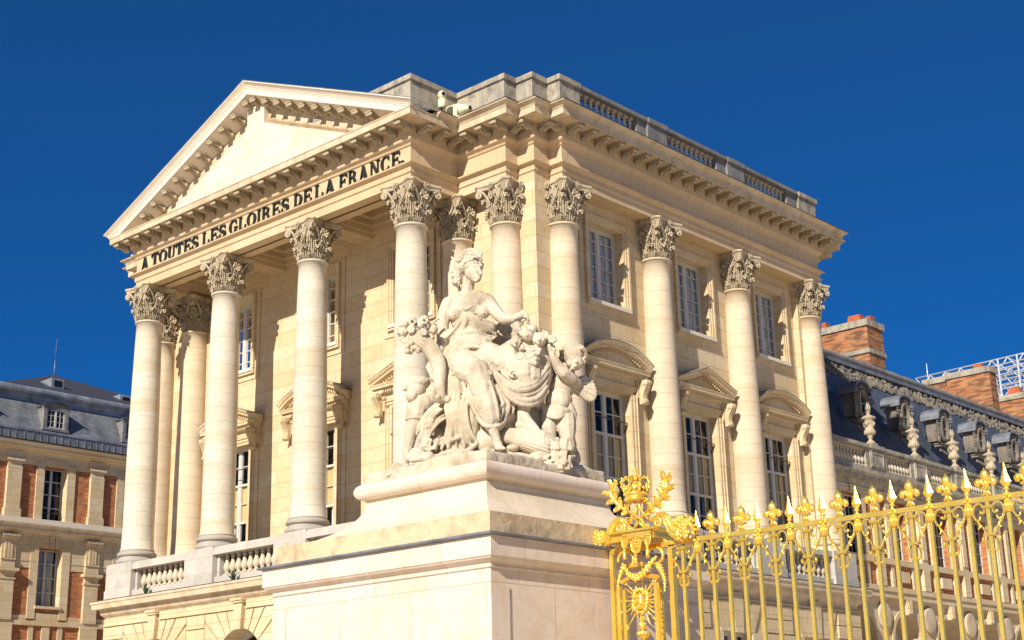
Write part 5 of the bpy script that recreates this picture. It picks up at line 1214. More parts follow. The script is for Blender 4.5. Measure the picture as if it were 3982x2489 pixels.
# acanthus plumes
def plume(stem, lobes, w):
    m = MB(); S_ = [G(x, y, w) for x, y in stem]; n = len(S_); m.tube(S_, [.012+.014*math.sin(PI*i/(n-1)) for i in range(n)], 7)
    for (t, side, ln) in lobes:
        f = t*(n-1); i = min(int(f), n-2); p = S_[i].lerp(S_[i+1], f-i); d = (S_[i+1]-S_[i]).normalized(); s_ = Vector((d.z, 0, -d.x))*side
        ln *= 1.15; q = [p, p+d*ln*.45+s_*ln*.45, p+d*ln*.65+s_*ln*.85+Vector((0, -.012, 0)), p+d*ln*.45+s_*ln*1.10+Vector((0, -.03, 0))]
        m.tube(q, [.024, .038, .028, .010], 7, flat=.45, up=(0, 1, 0))
        m.tube([x+Vector((0, -.012, 0)) for x in q], [.006, .008, .007, .004], 5)
    return m
GP(plume([(490, 355), (440, 325), (390, 290), (340, 240), (300, 190), (290, 140), (320, 100), (350, 92)], [(.12, 1, .06), (.12, -1, .05), (.28, 1, .08), (.28, -1, .07), (.44, 1, .09), (.44, -1, .08), (.6, 1, .09), (.6, -1, .08), (.76, -1, .08), (.76, 1, .05), (.9, -1, .05)], .05), 'acanthus_plume')
GP(plume([(600, 350), (660, 300), (710, 260), (760, 210), (800, 150), (815, 90), (800, 40), (760, 20)], [(.12, 1, .06), (.12, -1, .05), (.28, 1, .08), (.28, -1, .07), (.44, 1, .09), (.44, -1, .08), (.6, 1, .10), (.6, -1, .06), (.76, 1, .09), (.76, -1, .05), (.9, 1, .07)], .05), 'acanthus_plume')
# horns of plenty
def horn(pts, radii, w, fruit, curl):
    m = MB(); P = [G(x, y, w) for x, y in pts]; m.tube(P, [r_ for r_ in radii], 14)
    n = len(P)
    for k in range(9):
        a = 2*PI*k/9; Q = []
        for i in range(n):
            t = (P[min(i+1, n-1)]-P[max(0, i-1)]).normalized(); u = Vector((0, 1, 0)); v = t.cross(u); Q.append(P[i]+(u*math.cos(a)+v*math.sin(a))*radii[i]*.95)
        m.tube(Q, [.006+.05*r_ for r_ in radii], 5)
    cx, cy, r0, a0, a1 = curl; S_ = [G(cx+r0*(1-.75*i/20)*math.cos(R(a0+(a1-a0)*i/20)), cy+r0*(1-.75*i/20)*math.sin(R(a0+(a1-a0)*i/20)), w) for i in range(21)]
    m.tube(S_, [.026*(1-.6*i/20) for i in range(21)], 8); GP(m, 'horn_of_plenty')
    f = MB(); rr = random.Random(3)
    fx, fy, fr = fruit
    for k in range(46):
        a = rr.random()*2*PI; q = math.sqrt(rr.random())*fr; rb = .014+.030*rr.random()**1.5
        p = G(fx+q*math.cos(a), fy+q*math.sin(a), w+.05*(1-(q/fr)**2)+.01*rr.random()); f.ball(p, rb, 8, 6)
        if k % 3 == 0:
            for j in range(5): b = j*PI*2/5; f.ball(p+Vector((math.cos(b)*rb, -.012, math.sin(b)*rb)), rb*.6, 6, 4)
    for k in range(16):
        a = 2*PI*k/16+.2; p = G(fx+fr*.85*math.cos(a), fy+fr*.85*math.sin(a), w+.01); q = G(fx+fr*1.25*math.cos(a), fy+fr*1.25*math.sin(a), w+.02); f.tube([p, p.lerp(q, .5)+Vector((0, -.01, 0)), q], [.014, .020, .002], 6, flat=.4, up=(0, 1, 0))
    GP(f, 'fruit_bunch')
horn([(425, 440), (405, 415), (370, 410), (335, 435), (305, 490), (290, 550), (255, 610), (200, 620)], [.010, .022, .032, .040, .046, .055, .062, .055], .07, (190, 580, 62), (385, 480, 48, -60, 420))
horn([(700, 400), (730, 365), (775, 360), (810, 395), (835, 450), (870, 510), (920, 545), (960, 520)], [.012, .024, .034, .042, .048, .058, .070, .06], .07, (970, 475, 100), (725, 430, 45, -150, 330))
# festoons
def festoon(pts, w, n, r0, r1, tail):
    m = MB(); P = [G(x, y, w) for x, y in pts]; rr = random.Random(5); L_ = len(P)-1
    for k in range(n):
        f = k/(n-1)*L_; i = min(int(f), L_-1); p = P[i].lerp(P[i+1], f-i); rad = (r0+(r1-r0)*math.sin(PI*k/(n-1))) if not tail else r0*(1-.75*k/n)
        for j in range(3): a = 2*PI*j/3+k; m.ball(p+Vector((math.cos(a)*rad*.6, -abs(math.sin(a))*rad*.5, math.sin(a)*rad*.6)), rad*.68, 7, 5)
    return m
GP(festoon([(420, 830), (460, 905), (535, 945), (600, 900), (655, 820), (715, 745)], .20, 24, .014, .036, False), 'festoon')
GP(festoon([(420, 830), (385, 920), (365, 1000), (360, 1105)], .14, 18, .030, .03, True), 'festoon'); GP(festoon([(740, 830), (775, 900), (795, 970), (793, 1060)], .14, 18, .032, .03, True), 'festoon')
# sun face
m = MB(); c = G(580, 1160, .12)
for k in range(24):
    a = 2*PI*k/24+.13; l = .30 if k % 2 else .225; d = Vector((math.cos(a), 0, math.sin(a))); s_ = Vector((-d.z, 0, d.x)); P = [c+d*(.05+(l-.05)*t)+(s_*.012*math.sin(t*9) if k % 2 == 0 else Vector((0, 0, 0))) for t in (0, .2, .4, .6, .8, 1)]
    m.tube(P, [.014, .013, .011, .009, .006, .001], 5)
for k in range(26):
    a = 2*PI*k/26; r_ = .085+.03*rnd.random(); m.ball(c+Vector((r_*math.cos(a), -.02, r_*1.15*math.sin(a)+.01)), .022+.012*rnd.random(), 7, 5)
m.ball(c+Vector((0, -.03, 0)), .075, 16, 12, (.85, .62, 1.2)); m.ball(c+Vector((0, -.055, -.055)), .038, 12, 8, (.9, .8, .9))
m.tube([c+Vector((0, -.072, .03)), c+Vector((0, -.092, -.005)), c+Vector((0, -.098, -.022))], [.008, .010, .014], 8)
for s_ in (-1, 1):
    m.ball(c+Vector((s_*.028, -.068, .018)), .011, 8, 6, (1.3, .7, .7)); m.tube([c+Vector((s_*.012, -.078, .034)), c+Vector((s_*.03, -.078, .042)), c+Vector((s_*.05, -.062, .034))], .006, 5); m.ball(c+Vector((s_*.035, -.055, -.02)), .022, 8, 6)
m.tube([c+Vector((-.022, -.080, -.048)), c+Vector((0, -.088, -.046)), c+Vector((.022, -.080, -.048))], [.004, .008, .004], 6); m.tube([c+Vector((-.018, -.080, -.058)), c+Vector((0, -.086, -.062)), c+Vector((.018, -.080, -.058))], [.004, .008, .004], 6)
GP(m, 'sun_face')
m = MB(); m.tube([c+Vector((0, 0, -.1)), c+Vector((0, 0, -.6))], .012, 6); m.tube([c+Vector((0, .03, .1)), c+Vector((0, .03, .55))], .010, 6)
q = G(590, 1385, .12); m.ball(q, .040, 10, 8); 
for k in range(8): a = 2*PI*k/8; m.ball(q+Vector((.03*math.cos(a), .03*math.sin(a), .02)), .018, 6, 5)
q = G(600, 1470, .12); m.ball(q, .055, 10, 8, (1.1, 1, .8))
for k in range(14): a = 2*PI*k/14; m.ball(q+Vector((.055*math.cos(a), .055*math.sin(a), .02)), .026, 7, 5)
m.tube([q, q-Vector((0, 0, .8))], .02, 6)
for dx, dz, nn in ((-.20, .22, 5), (.20, .22, 5), (-.20, -.26, 4), (.2, -.24, 4)):
    m.tube([c+Vector((dx*.5, 0, dz*.5)), c+Vector((dx, 0, dz))], .008, 5); 
    for k in range(nn): a = 2*PI*k/nn; m.ball(c+Vector((dx+.018*math.cos(a), -.01, dz+.018*math.sin(a))), .014, 6, 5)
GP(m, 'ornament_rod')
# ================================================================== STATUE GROUP
sg = empty('statue_group', (10.6, -8.75, 4.82), 'carved stone group of a seated robed woman with fruit horn, cherub and kneeling figure', 'statue')
SO = Vector((10.6, -8.75, 0)); SW = Vector((.684, -.730, 0)).normalized()
def P(x, y, w=0):
    """point of the sculptor's drawing (x right, y down), w metres towards the viewer"""
    X, Y = 1500+x/1.591, 950+y/1.591
    d = CF+CR*((X-1991)/FPX)-CU*((Y-1244.5)/FPX); t = (SO+SW*w-CAMP).dot(SW)/d.dot(SW); return CAMP+d*t
U_ = 1/495.0
class Clay(MB):
    def limb(s, pts, flat=1.0):
        """chain of (x, y, w, r) with r in drawing units"""
        Q = [(P(*p[:3]), p[3]*U_) for p in pts]
        n = len(Q)
        for i in range(n-1):
            (a, ra), (b, rb) = Q[i], Q[i+1]; k = max(2, int((b-a).length/(min(ra, rb)*.28)))
            for j in range(k): t = j/k; s.ball(a.lerp(b, t), ra+(rb-ra)*t, 10, 7)
        s.ball(Q[-1][0], Q[-1][1], 10, 7); return s
    def blob(s, x, y, w, rx, ry=None, rz=None, tilt=0):
        """ellipsoid: rx across, ry depth, rz up (drawing units), tilt degrees in the picture plane"""
        ry = ry or rx; rz = rz or rx
        Z = Vector((0, 0, 1)); X = SW.cross(Z)*-1; a = R(tilt); X2 = X*math.cos(a)+Z*math.sin(a); Z2 = Z*math.cos(a)-X*math.sin(a)
        Rm = Matrix((X2, SW, Z2)).transposed()
        s.ball(P(x, y, w), U_, 14, 10, (rx, ry, rz), Rm); return s
    def fold(s, pts, r):
        """long rounded pleat"""
        Q = [P(*p) for p in pts]; n = len(Q); D = []
        for i in range(n-1):
            for t in (0, .34, .67):
                p0, p1, p2, p3 = Q[max(0, i-1)], Q[i], Q[i+1], Q[min(n-1, i+2)]
                D.append(.5*((2*p1)+(-p0+p2)*t+(2*p0-5*p1+4*p2-p3)*t*t+(-p0+3*p1-3*p2+p3)*t**3))
        D.append(Q[-1]); m_ = len(D); rr = [r*U_*(.55+.45*math.sin(PI*min(1, max(0, (i+.5)/m_)))) for i in range(m_)]
        s.tube(D, rr, 8); s.ball(D[0], rr[0], 8, 5); s.ball(D[-1], rr[-1], 8, 5); return s
    def swag(s, A, B, n, r):
        for i in range(n):
            t = i/(n-1) if n > 1 else .5; k = 1+.25*math.sin(i*2.3)
            s.fold([tuple(a*(1-t)+b*t+(4*math.sin(i*1.7+j) if q < 2 else .012*math.sin(i*3.1)) for q, (a, b) in enumerate(zip(pa, pb))) for j, (pa, pb) in enumerate(zip(A, B))], r*k)
        return s
    def sculpt(s, name, par, vox=.011, smooth=2, ruffle=0, freq=(14, 3), mat='statue', fine=.0015):
        o = MB.build(s, name, mat, None, merge=False)
        md = o.modifiers.new('r', 'REMESH'); md.mode = 'VOXEL'; md.voxel_size = vox; md.use_smooth_shade = True
        if smooth: ms = o.modifiers.new('s', 'SMOOTH'); ms.iterations = smooth; ms.factor = .5
        dg = bpy.context.evaluated_depsgraph_get(); me = bpy.data.meshes.new_from_object(o.evaluated_get(dg)); o.modifiers.clear(); old = o.data; o.data = me; bpy.data.meshes.remove(old)
        me.name = name
        if not me.materials: me.materials.append(M[mat])
        if ruffle or fine:
            co_ = [v.co.copy() for v in me.vertices]; nn = [v.normal.copy() for v in me.vertices]
            for v, c, n in zip(me.vertices, co_, nn):
                d = 0
                if ruffle:
                    q = Vector((c.x*freq[0], c.y*freq[0], c.z*freq[1])); q += noise.noise_vector(c*2.2)*1.4
                    r_ = abs(noise.noise(q)); d += ruffle*(min(.35, r_)*2.2-.45)
                d += fine*noise.noise(c*38)
                v.co = c+n*d
            me.update()
        me.polygons.foreach_set('use_smooth', [True]*len(me.polygons))
        return fix(o, par)
def hand(m, base, toward, fingers_dir, w0, s_=1.0, spread=1):
    """palm and five bent fingers, in drawing units; base and toward are (x,y,w)"""
    bx, by, bw = base; tx, ty, tw = toward
    m.limb([(bx, by, bw, 20*s_), ((bx+tx)/2, (by+ty)/2, (bw+tw)/2+.01, 24*s_), (tx, ty, tw, 21*s_)])
    dx, dy = tx-bx, ty-by; L_ = math.hypot(dx, dy) or 1; nx, ny = -dy/L_, dx/L_
    for k, (off, ln) in enumerate(((-1.35, .85), (-.45, 1.0), (.45, .95), (1.3, .75))):
        x0, y0 = tx+nx*off*13*s_, ty+ny*off*13*s_; fx, fy, fw = fingers_dir; l = 46*s_*ln
        m.limb([(x0, y0, tw+.015, 9.5*s_), (x0+dx/L_*l*.4+fx*l*.1, y0+dy/L_*l*.4+fy*l*.1, tw+.03, 8.5*s_), (x0+dx/L_*l*.5+fx*l*.45, y0+dy/L_*l*.5+fy*l*.45, tw+.02+fw, 8*s_), (x0+dx/L_*l*.5+fx*l*.8, y0+dy/L_*l*.5+fy*l*.8, tw+fw*1.6, 7*s_)])
    x0, y0 = bx+nx*spread*22*s_+dx*.3, by+ny*spread*22*s_+dy*.3
    m.limb([(x0, y0, bw, 11*s_), (x0+nx*spread*12*s_+dx*.4, y0+ny*spread*12*s_+dy*.4, bw+.02, 10*s_), (x0+nx*spread*10*s_+dx*.85, y0+ny*spread*10*s_+dy*.85, bw+.03, 8*s_)])
def foot(m, heel, toe, s_=1.0):
    hx, hy, hw = heel; tx, ty, tw = toe
    m.limb([(hx, hy, hw, 30*s_), ((hx*.6+tx*.4), (hy*.6+ty*.4)-8, (hw*.6+tw*.4), 30*s_), (hx*.25+tx*.75, hy*.25+ty*.75, hw*.25+tw*.75, 25*s_)])
    for k in range(5):
        o = (k-2)*11*s_; m.limb([(hx*.2+tx*.8+o, hy*.2+ty*.8+abs(o)*.1, tw+.01, 11*s_), (tx+o*1.05, ty+3, tw+.03, (11-k)*s_*.95)])
# ---- rocky base
m = Clay()
c = Vector((10.52, -8.78, 0))
for i in range(9):
    for j in range(9):
        x = 9.50+(11.52-9.50)*(i+.5)/9; y = -9.82+(9.82-7.72)*(j+.5)/9; h = .075+.05*noise.noise(Vector((x*2, y*2, 0)))+.03*rnd.random()
        m.box(x-.135, x+.135, y-.14, y+.14, 4.80, 4.86+h)
m.limb([(640, 1000, .05, 150), (660, 1180, .05, 170)]); m.limb([(560, 900, -.1, 150), (480, 1150, -.05, 160)]); m.limb([(850, 1000, -.1, 120), (880, 1200, -.05, 130)])
m.blob(620, 1220, .35, 70, 60, 80); m.blob(500, 760, -.05, 150, 130, 120); m.limb([(300, 1150, -.1, 100), (420, 1200, 0, 110)])
m.limb([(1050, 1150, -.1, 70), (1150, 1330, -.05, 60)]); m.limb([(700, 1300, .42, 36), (850, 1330, .42, 40), (1000, 1390, .38, 40), (1160, 1400, .20, 46), (1230, 1410, .05, 40)]); m.limb([(60, 1420, .36, 26), (200, 1390, .42, 34), (420, 1340, .44, 36), (640, 1310, .46, 34)])
m.sculpt('rock_base', sg, .022, 2, .012, (7, 7), fine=.006)
# ---- woman: body
m = Clay()
hd = (541, 160, .10)
m.blob(528, 132, .04, 66, 72, 70); m.blob(548, 175, .10, 50, 52, 62, -6); m.blob(558, 205, .12, 36, 40, 36)          # skull, face, jaw
m.blob(560, 226, .165, 17, 16, 14); m.blob(520, 180, .10, 34, 34, 40)                                               # chin, cheek
m.limb([(574, 140, .195, 9), (583, 165, .225, 10), (589, 182, .245, 12)]); m.blob(588, 186, .235, 13, 10, 9)         # nose
m.limb([(536, 137, .185, 8), (553, 129, .197, 8), (570, 134, .20, 8)]); m.limb([(582, 136, .175, 6), (592, 139, .15, 6)])   # brows
m.blob(552, 150, .158, 11, 9, 8); m.blob(587, 151, .14, 8, 9, 8)                                                       # lids
m.blob(540, 182, .14, 26, 22, 22); m.limb([(543, 158, .176, 5), (553, 160, .178, 5), (562, 157, .18, 4)]); m.limb([(566, 203, .195, 6), (577, 201, .20, 7), (588, 204, .185, 5)]); m.limb([(568, 211, .19, 6), (578, 212, .195, 7), (586, 211, .18, 5)])
m.blob(471, 178, .03, 9, 16, 16)                                                                                       # ear
m.limb([(515, 215, .02, 46), (508, 260, .0, 41), (505, 305, .0, 46)])                                                  # neck
m.limb([(400, 362, .0, 44), (455, 335, .0, 42), (505, 325, .0, 48), (560, 325, .0, 42), (622, 345, .0, 46)])           # shoulders
m.blob(500, 400, .0, 118, 78, 90); m.blob(505, 480, .0, 104, 78, 90); m.blob(515, 560, .0, 96, 78, 80)                 # chest, waist
m.blob(430, 432, .085, 50, 40, 48); m.blob(600, 420, .085, 47, 40, 46)                                                   # breasts
m.blob(426, 436, .163, 5); m.blob(606, 425, .163, 5); m.blob(500, 385, .05, 60, 50, 50)
m.limb([(388, 372, .0, 48), (364, 430, .02, 46), (352, 500, .03, 42), (352, 580, .04, 40), (350, 610, .04, 38), (318, 680, .14, 34), (285, 735, .24, 26), (268, 762, .26, 22)])  # her right arm
hand(m, (268, 765, .27), (292, 805, .29), (.6, 1, .0), .1, .95, -1)
m.limb([(632, 352, .0, 46), (668, 400, .08, 43), (705, 445, .16, 38), (730, 462, .20, 37), (765, 466, .26, 31), (792, 462, .30, 24)])   # her left arm
hand(m, (800, 455, .32), (852, 432, .36), (.25, 1.35, .0), .1, 1.05, 1)
m.limb([(640, 1080, .50, 42), (662, 1140, .52, 34), (682, 1195, .52, 27), (690, 1225, .52, 27)]); foot(m, (682, 1238, .50), (712, 1262, .66), 1.0)
m.limb([(860, 960, .34, 50), (852, 1030, .34, 40), (842, 1085, .34, 30)]); foot(m, (832, 1120, .34), (965, 1165, .50), 1.05)
m.limb([(850, 1050, .36, 33), (880, 1100, .40, 33), (925, 1145, .46, 27)])
woman = m.sculpt('seated_woman', sg, .0075, 3)
# hair with wreath
m = Clay()
m.blob(512, 120, .0, 76, 84, 70); m.blob(470, 150, .01, 56, 72, 60); m.blob(452, 195, -.01, 44, 60, 54); m.blob(438, 228, -.03, 32, 44, 36)
rr = random.Random(11)
for k in range(70):
    a = rr.random()*PI*1.15+.1; q = 62+18*rr.random(); x, y = 515-q*math.cos(a), 128-q*math.sin(a)*.95; m.blob(x, y, .05+.10*rr.random(), 11+7*rr.random(), 12, 9+6*rr.random(), rr.random()*90)
for k in range(40):
    x, y = 440+40*rr.random()-20*rr.random(), 150+105*rr.random(); m.blob(x-8, y, .02+.08*rr.random(), 12+5*rr.random(), 12, 9, rr.random()*90)
for k in range(12):
    t = k/11; x = 470+115*t; y = 104-55*math.sin(PI*(.25+t*.6)); m.limb([(x, y, .14, 9), (x+6, y-18, .15, 8), (x+14, y-24, .14, 5)])
m.limb([(478, 112, .13, 10), (515, 84, .17, 11), (560, 78, .18, 11), (594, 98, .13, 9)]); m.limb([(472, 136, .12, 10), (492, 108, .16, 10), (535, 94, .18, 9)])
m.limb([(450, 260, -.03, 12), (458, 285, -.02, 9), (452, 300, -.02, 6)])
fixh = m.sculpt('hair', woman, .008, 1, .006, (30, 30))
# ---- drapery
m = Clay()
m.blob(520, 560, .02, 128, 92, 70); m.blob(530, 640, .04, 150, 120, 95)                                            # waist, hips
m.limb([(440, 705, .08, 100), (500, 770, .30, 98), (565, 800, .46, 88)])                                            # thigh to right knee
m.limb([(565, 800, .46, 86), (600, 900, .50, 78), (632, 1000, .52, 70), (650, 1075, .50, 62)])                      # shin
m.limb([(620, 700, .10, 100), (740, 740, .28, 95), (860, 800, .36, 95)])                                            # other thigh
m.limb([(860, 800, .36, 90), (880, 880, .34, 84), (850, 940, .30, 70)])
m.limb([(600, 880, .30, 100), (700, 960, .26, 100), (740, 1060, .20, 80)])
m.limb([(700, 700, .30, 60), (820, 640, .32, 70), (930, 640, .30, 62), (985, 690, .26, 50)])                        # apron carrying fruit
m.limb([(985, 690, .26, 46), (985, 800, .28, 50), (950, 900, .30, 56), (880, 955, .32, 52)])
m.limb([(900, 720, .36, 70), (900, 820, .38, 72), (880, 900, .36, 60)])
m.limb([(430, 860, .22, 80), (440, 980, .24, 76), (470, 1100, .28, 72), (450, 1220, .30, 62)])                      # fall on the left
m.limb([(520, 960, .34, 60), (530, 1080, .34, 60), (500, 1200, .34, 66)])
m.blob(430, 1290, .34, 90, 60, 24, 4); m.blob(380, 1300, .38, 60, 40, 18)
m.limb([(480, 500, .08, 50), (560, 500, .10, 52), (640, 520, .06, 46)]); m.limb([(400, 560, .05, 40), (380, 570, .08, 30)])
# pleats
F = m.fold
F([(500, 405, .19), (470, 470, .17), (440, 530, .14), (400, 575, .10), (340, 580, .10)], 16); F([(505, 410, .20), (540, 470, .20), (600, 520, .15), (680, 560, .08)], 15)
F([(500, 420, .20), (495, 480, .20), (470, 540, .17), (420, 600, .10)], 11); F([(510, 420, .20), (560, 450, .19), (630, 480, .13), (690, 500, .06)], 13)
F([(515, 415, .21), (540, 500, .20), (590, 560, .17), (660, 590, .10)], 10); m.blob(505, 398, .22, 22, 14, 16, 30); m.blob(528, 388, .22, 14, 12, 9, 20); m.blob(488, 400, .21, 12, 12, 9)
F([(400, 590, .14), (470, 555, .20), (560, 545, .21), (650, 570, .15)], 12); F([(395, 610, .14), (470, 580, .21), (560, 565, .22), (660, 590, .15)], 9)
F([(380, 720, .18), (450, 690, .26), (560, 685, .30), (660, 720, .30), (720, 760, .32)], 24); F([(370, 750, .20), (440, 735, .30), (540, 725, .36), (620, 760, .40), (680, 830, .38)], 17)
F([(365, 790, .20), (400, 790, .28), (440, 770, .34), (500, 755, .40)], 15)
F([(620, 760, .42), (670, 830, .42), (700, 890, .38), (760, 940, .36), (850, 985, .40), (930, 985, .38), (975, 940, .34)], 26)
F([(650, 720, .36), (720, 790, .40), (790, 850, .43), (880, 870, .44), (960, 830, .38), (990, 760, .32)], 24)
F([(700, 700, .36), (740, 750, .42), (800, 770, .42), (830, 700, .40)], 20); F([(640, 690, .30), (690, 700, .34), (730, 680, .34), (740, 640, .32)], 15)
F([(690, 850, .40), (760, 900, .44), (850, 930, .46), (930, 900, .42), (985, 850, .36)], 15)
F([(740, 780, .43), (800, 820, .46), (880, 830, .46), (940, 780, .42)], 13)
for q, (a, b, c_, d, e_) in enumerate([((500, 790, .42), (480, 860, .40), (520, 960, .46), (560, 1050, .48), (620, 1110, .52)), ((530, 830, .50), (510, 900, .50), (560, 1000, .54), (610, 1080, .56), (680, 1100, .52)), ((600, 880, .56), (640, 960, .58), (700, 1010, .52), (740, 960, .42), (745, 900, .36)), ((590, 960, .58), (640, 1030, .60), (700, 1060, .54), (745, 1010, .42), (760, 950, .34)), ((560, 1070, .50), (610, 1120, .56), (670, 1130, .56), (720, 1110, .50), (760, 1060, .38)), ((590, 1100, .50), (640, 1150, .54), (700, 1140, .50), (740, 1100, .40), (770, 1040, .30))]): F([a, b, c_, d, e_], 15-(q % 2)*3)
for k in range(7):
    x = 375+26*k; F([(x+20, 880+8*k, .28+.01*k), (x+8, 980, .32+.01*k), (x+34-5*k, 1100, .37+.01*k), (x-4*k+20, 1210, .38), (x-8*k+8, 1285, .40)], 13+(k % 3)*3)
F([(380, 920, .30), (440, 960, .36), (480, 990, .38), (500, 1050, .38)], 16); F([(350, 1240, .40), (420, 1210, .44), (500, 1180, .44), (560, 1200, .40)], 15)
F([(350, 1290, .42), (430, 1290, .46), (520, 1270, .46), (580, 1210, .40), (600, 1150, .36)], 16)
for k in range(5): x = 790+30*k; F([(x, 880+10*k, .42), (x+10, 920, .44), (x+16, 975, .40)], 9)
m.swag([(370, 745, .20), (450, 700, .31), (560, 690, .36), (650, 720, .40), (720, 770, .42)], [(358, 870, .22), (410, 810, .34), (490, 765, .44), (580, 755, .53), (650, 800, .55)], 4, 15)
m.swag([(640, 740, .48), (720, 830, .49), (820, 880, .50), (930, 850, .46), (1005, 760, .36)], [(690, 840, .52), (750, 930, .48), (840, 990, .47), (930, 985, .43), (990, 920, .37)], 5, 17)
m.swag([(380, 880, .31), (372, 1000, .35), (385, 1120, .39), (345, 1265, .43)], [(510, 940, .47), (500, 1030, .48), (520, 1140, .48), (575, 1245, .42)], 6, 16)
m.swag([(520, 870, .54), (560, 980, .56), (620, 1100, .58)], [(650, 850, .62), (690, 980, .62), (705, 1090, .58)], 3, 10)
m.swag([(680, 880, .50), (722, 980, .46), (705, 1085, .52)], [(765, 930, .44), (795, 1020, .38), (755, 1095, .38)], 3, 15)
m.swag([(503, 410, .20), (450, 490, .19), (370, 575, .12)], [(512, 410, .20), (600, 490, .19), (690, 575, .10)], 6, 10)
m.swag([(400, 620, .17), (470, 600, .24), (560, 600, .25), (650, 620, .20)], [(390, 700, .18), (470, 680, .27), (560, 675, .30), (660, 700, .28)], 3, 9)
m.sculpt('drapery', woman, .0085, 2, .006, (9, 3))
# ---- horn of plenty in her arm with fruit
m = Clay()
horn_pts = [(362, 965, .36, 18), (345, 930, .38, 24), (333, 870, .38, 31), (333, 800, .36, 38), (325, 740, .34, 43), (300, 680, .32, 47), (262, 632, .30, 50), (222, 600, .29, 54), (190, 578, .28, 52)]
m.limb(horn_pts)
for k in range(8):
    a = -1.3+2.6*k/7; Q = []
    for i, (x, y, w, r_) in enumerate(horn_pts):
        j = min(i+1, 8); i0_ = max(i-1, 0); tx, ty = horn_pts[j][0]-horn_pts[i0_][0], horn_pts[j][1]-horn_pts[i0_][1]; l = math.hypot(tx, ty); Q.append((x-ty/l*math.sin(a)*r_*.97, y+tx/l*math.sin(a)*r_*.97, w+math.cos(a)*r_*U_*.97))
    m.fold(Q, 7.5)
m.limb([(362, 965, .34, 24), (330, 965, .40, 22), (322, 945, .44, 17)]); m.blob(385, 960, .38, 22)
cor = m.sculpt('horn_of_plenty', sg, .0095, 1)
m = Clay(); rr = random.Random(21)
for (x, y, w, r_) in ((165, 480, .30, 34), (105, 545, .28, 34), (158, 528, .36, 30), (240, 472, .30, 33), (290, 530, .28, 34), (215, 500, .34, 26), (120, 500, .26, 24), (235, 545, .36, 24), (280, 580, .28, 24), (90, 525, .26, 22)): m.blob(x, y, w, r_)
for (x, y) in ((158, 528), (240, 472), (235, 545), (165, 480)):
    for k in range(6): a = k*PI/3; m.blob(x+17*math.cos(a), y+17*math.sin(a), .40, 9, 9, 9)
for k in range(26): m.blob(120+85*rr.random(), 600+70*rr.random()-.25*abs(0), .28+.08*rr.random(), 15)
for k in range(22): a = rr.random()*2*PI; x, y = 185+95*math.cos(a), 545+62*math.sin(a); m.limb([(x, y, .30, 11), (x+16*math.cos(a), y+14*math.sin(a), .33, 9), (x+28*math.cos(a), y+22*math.sin(a), .32, 4)])
m.limb([(285, 490, .26, 9), (310, 470, .26, 8), (330, 462, .24, 6)])
m.sculpt('fruit', cor, .009, 1, .003, (30, 30))
# ---- fruit and flowers in her lap
m = Clay(); rr = random.Random(5)
for (x, y, w, r_) in ((812, 512, .44, 34), (875, 562, .46, 42), (950, 590, .44, 46), (805, 605, .46, 36), (905, 530, .40, 34), (855, 530, .44, 26), (1010, 600, .36, 28), (1015, 635, .36, 24), (925, 650, .46, 24), (840, 640, .44, 26)): m.blob(x, y, w, r_)
for (x, y) in ((875, 562), (950, 590), (805, 605), (790, 800), (815, 545)):
    for k in range(7): a = k*2*PI/7; m.blob(x+23*math.cos(a), y+21*math.sin(a), .50, 12, 10, 11)
    m.blob(x, y, .54, 9)
for k in range(34):
    t = rr.random(); x = 915+(rr.random()-.5)*80*(1-t*.5); y = 650+95*t; m.blob(x, y, .46+.05*rr.random(), 15)
for (x, y, sc_) in ((850, 715, 1.2), (870, 740, 1), (820, 800, 1), (985, 560, 1), (1030, 590, .9), (800, 560, .8), (835, 690, .9)):
    for k in range(6): a = k*PI/3+.3; m.limb([(x, y, .47, 10), (x+20*sc_*math.cos(a), y+18*sc_*math.sin(a), .49, 10), (x+32*sc_*math.cos(a), y+28*sc_*math.sin(a), .48, 5)])
for k in range(20): m.blob(990+50*rr.random(), 570+70*rr.random(), .36+.06*rr.random(), 11)
for k in range(9): a = R(200+k*40); m.blob(805+26*math.cos(a), 805+22*math.sin(a), .47, 10)
m.limb([(780, 620, .44, 12), (800, 700, .44, 10), (840, 780, .46, 10)]); m.limb([(880, 480, .34, 14), (920, 500, .34, 14), (935, 540, .36, 12)])
m.sculpt('flower_garland', sg, .0085, 1, .003, (30, 30))
# ---- cherub
m = Clay()
m.blob(1160, 690, .22, 70, 74, 68); m.blob(1170, 735, .27, 56, 52, 46); m.blob(1162, 765, .32, 20, 18, 14)
m.blob(1140, 735, .34, 22, 16, 20); m.blob(1200, 735, .32, 20, 16, 20); m.blob(1178, 728, .375, 10, 10, 10); m.limb([(1175, 705, .345, 7), (1178, 722, .36, 8)])
m.limb([(1145, 702, .35, 8), (1165, 700, .36, 7)]); m.limb([(1185, 702, .35, 7), (1205, 706, .33, 8)]); m.blob(1157, 714, .335, 9, 7, 6); m.blob(1193, 715, .328, 8, 7, 6)
m.limb([(1160, 750, .36, 5), (1172, 754, .37, 6), (1184, 751, .36, 5)]); m.blob(1100, 700, .2, 10, 14, 15)
m.limb([(1130, 790, .14, 42), (1110, 830, .12, 52)]); m.blob(1090, 880, .12, 84, 66, 84, 8); m.blob(1072, 970, .15, 84, 74, 80); m.blob(1070, 1045, .12, 90, 72, 66); m.blob(1082, 985, .20, 50, 50, 50)
m.limb([(1180, 860, .14, 38), (1150, 835, .22, 40), (1100, 795, .32, 40), (1060, 745, .36, 32), (1035, 695, .38, 24), (1025, 670, .38, 20)]); m.limb([(1025, 665, .38, 20), (1012, 640, .40, 16)])
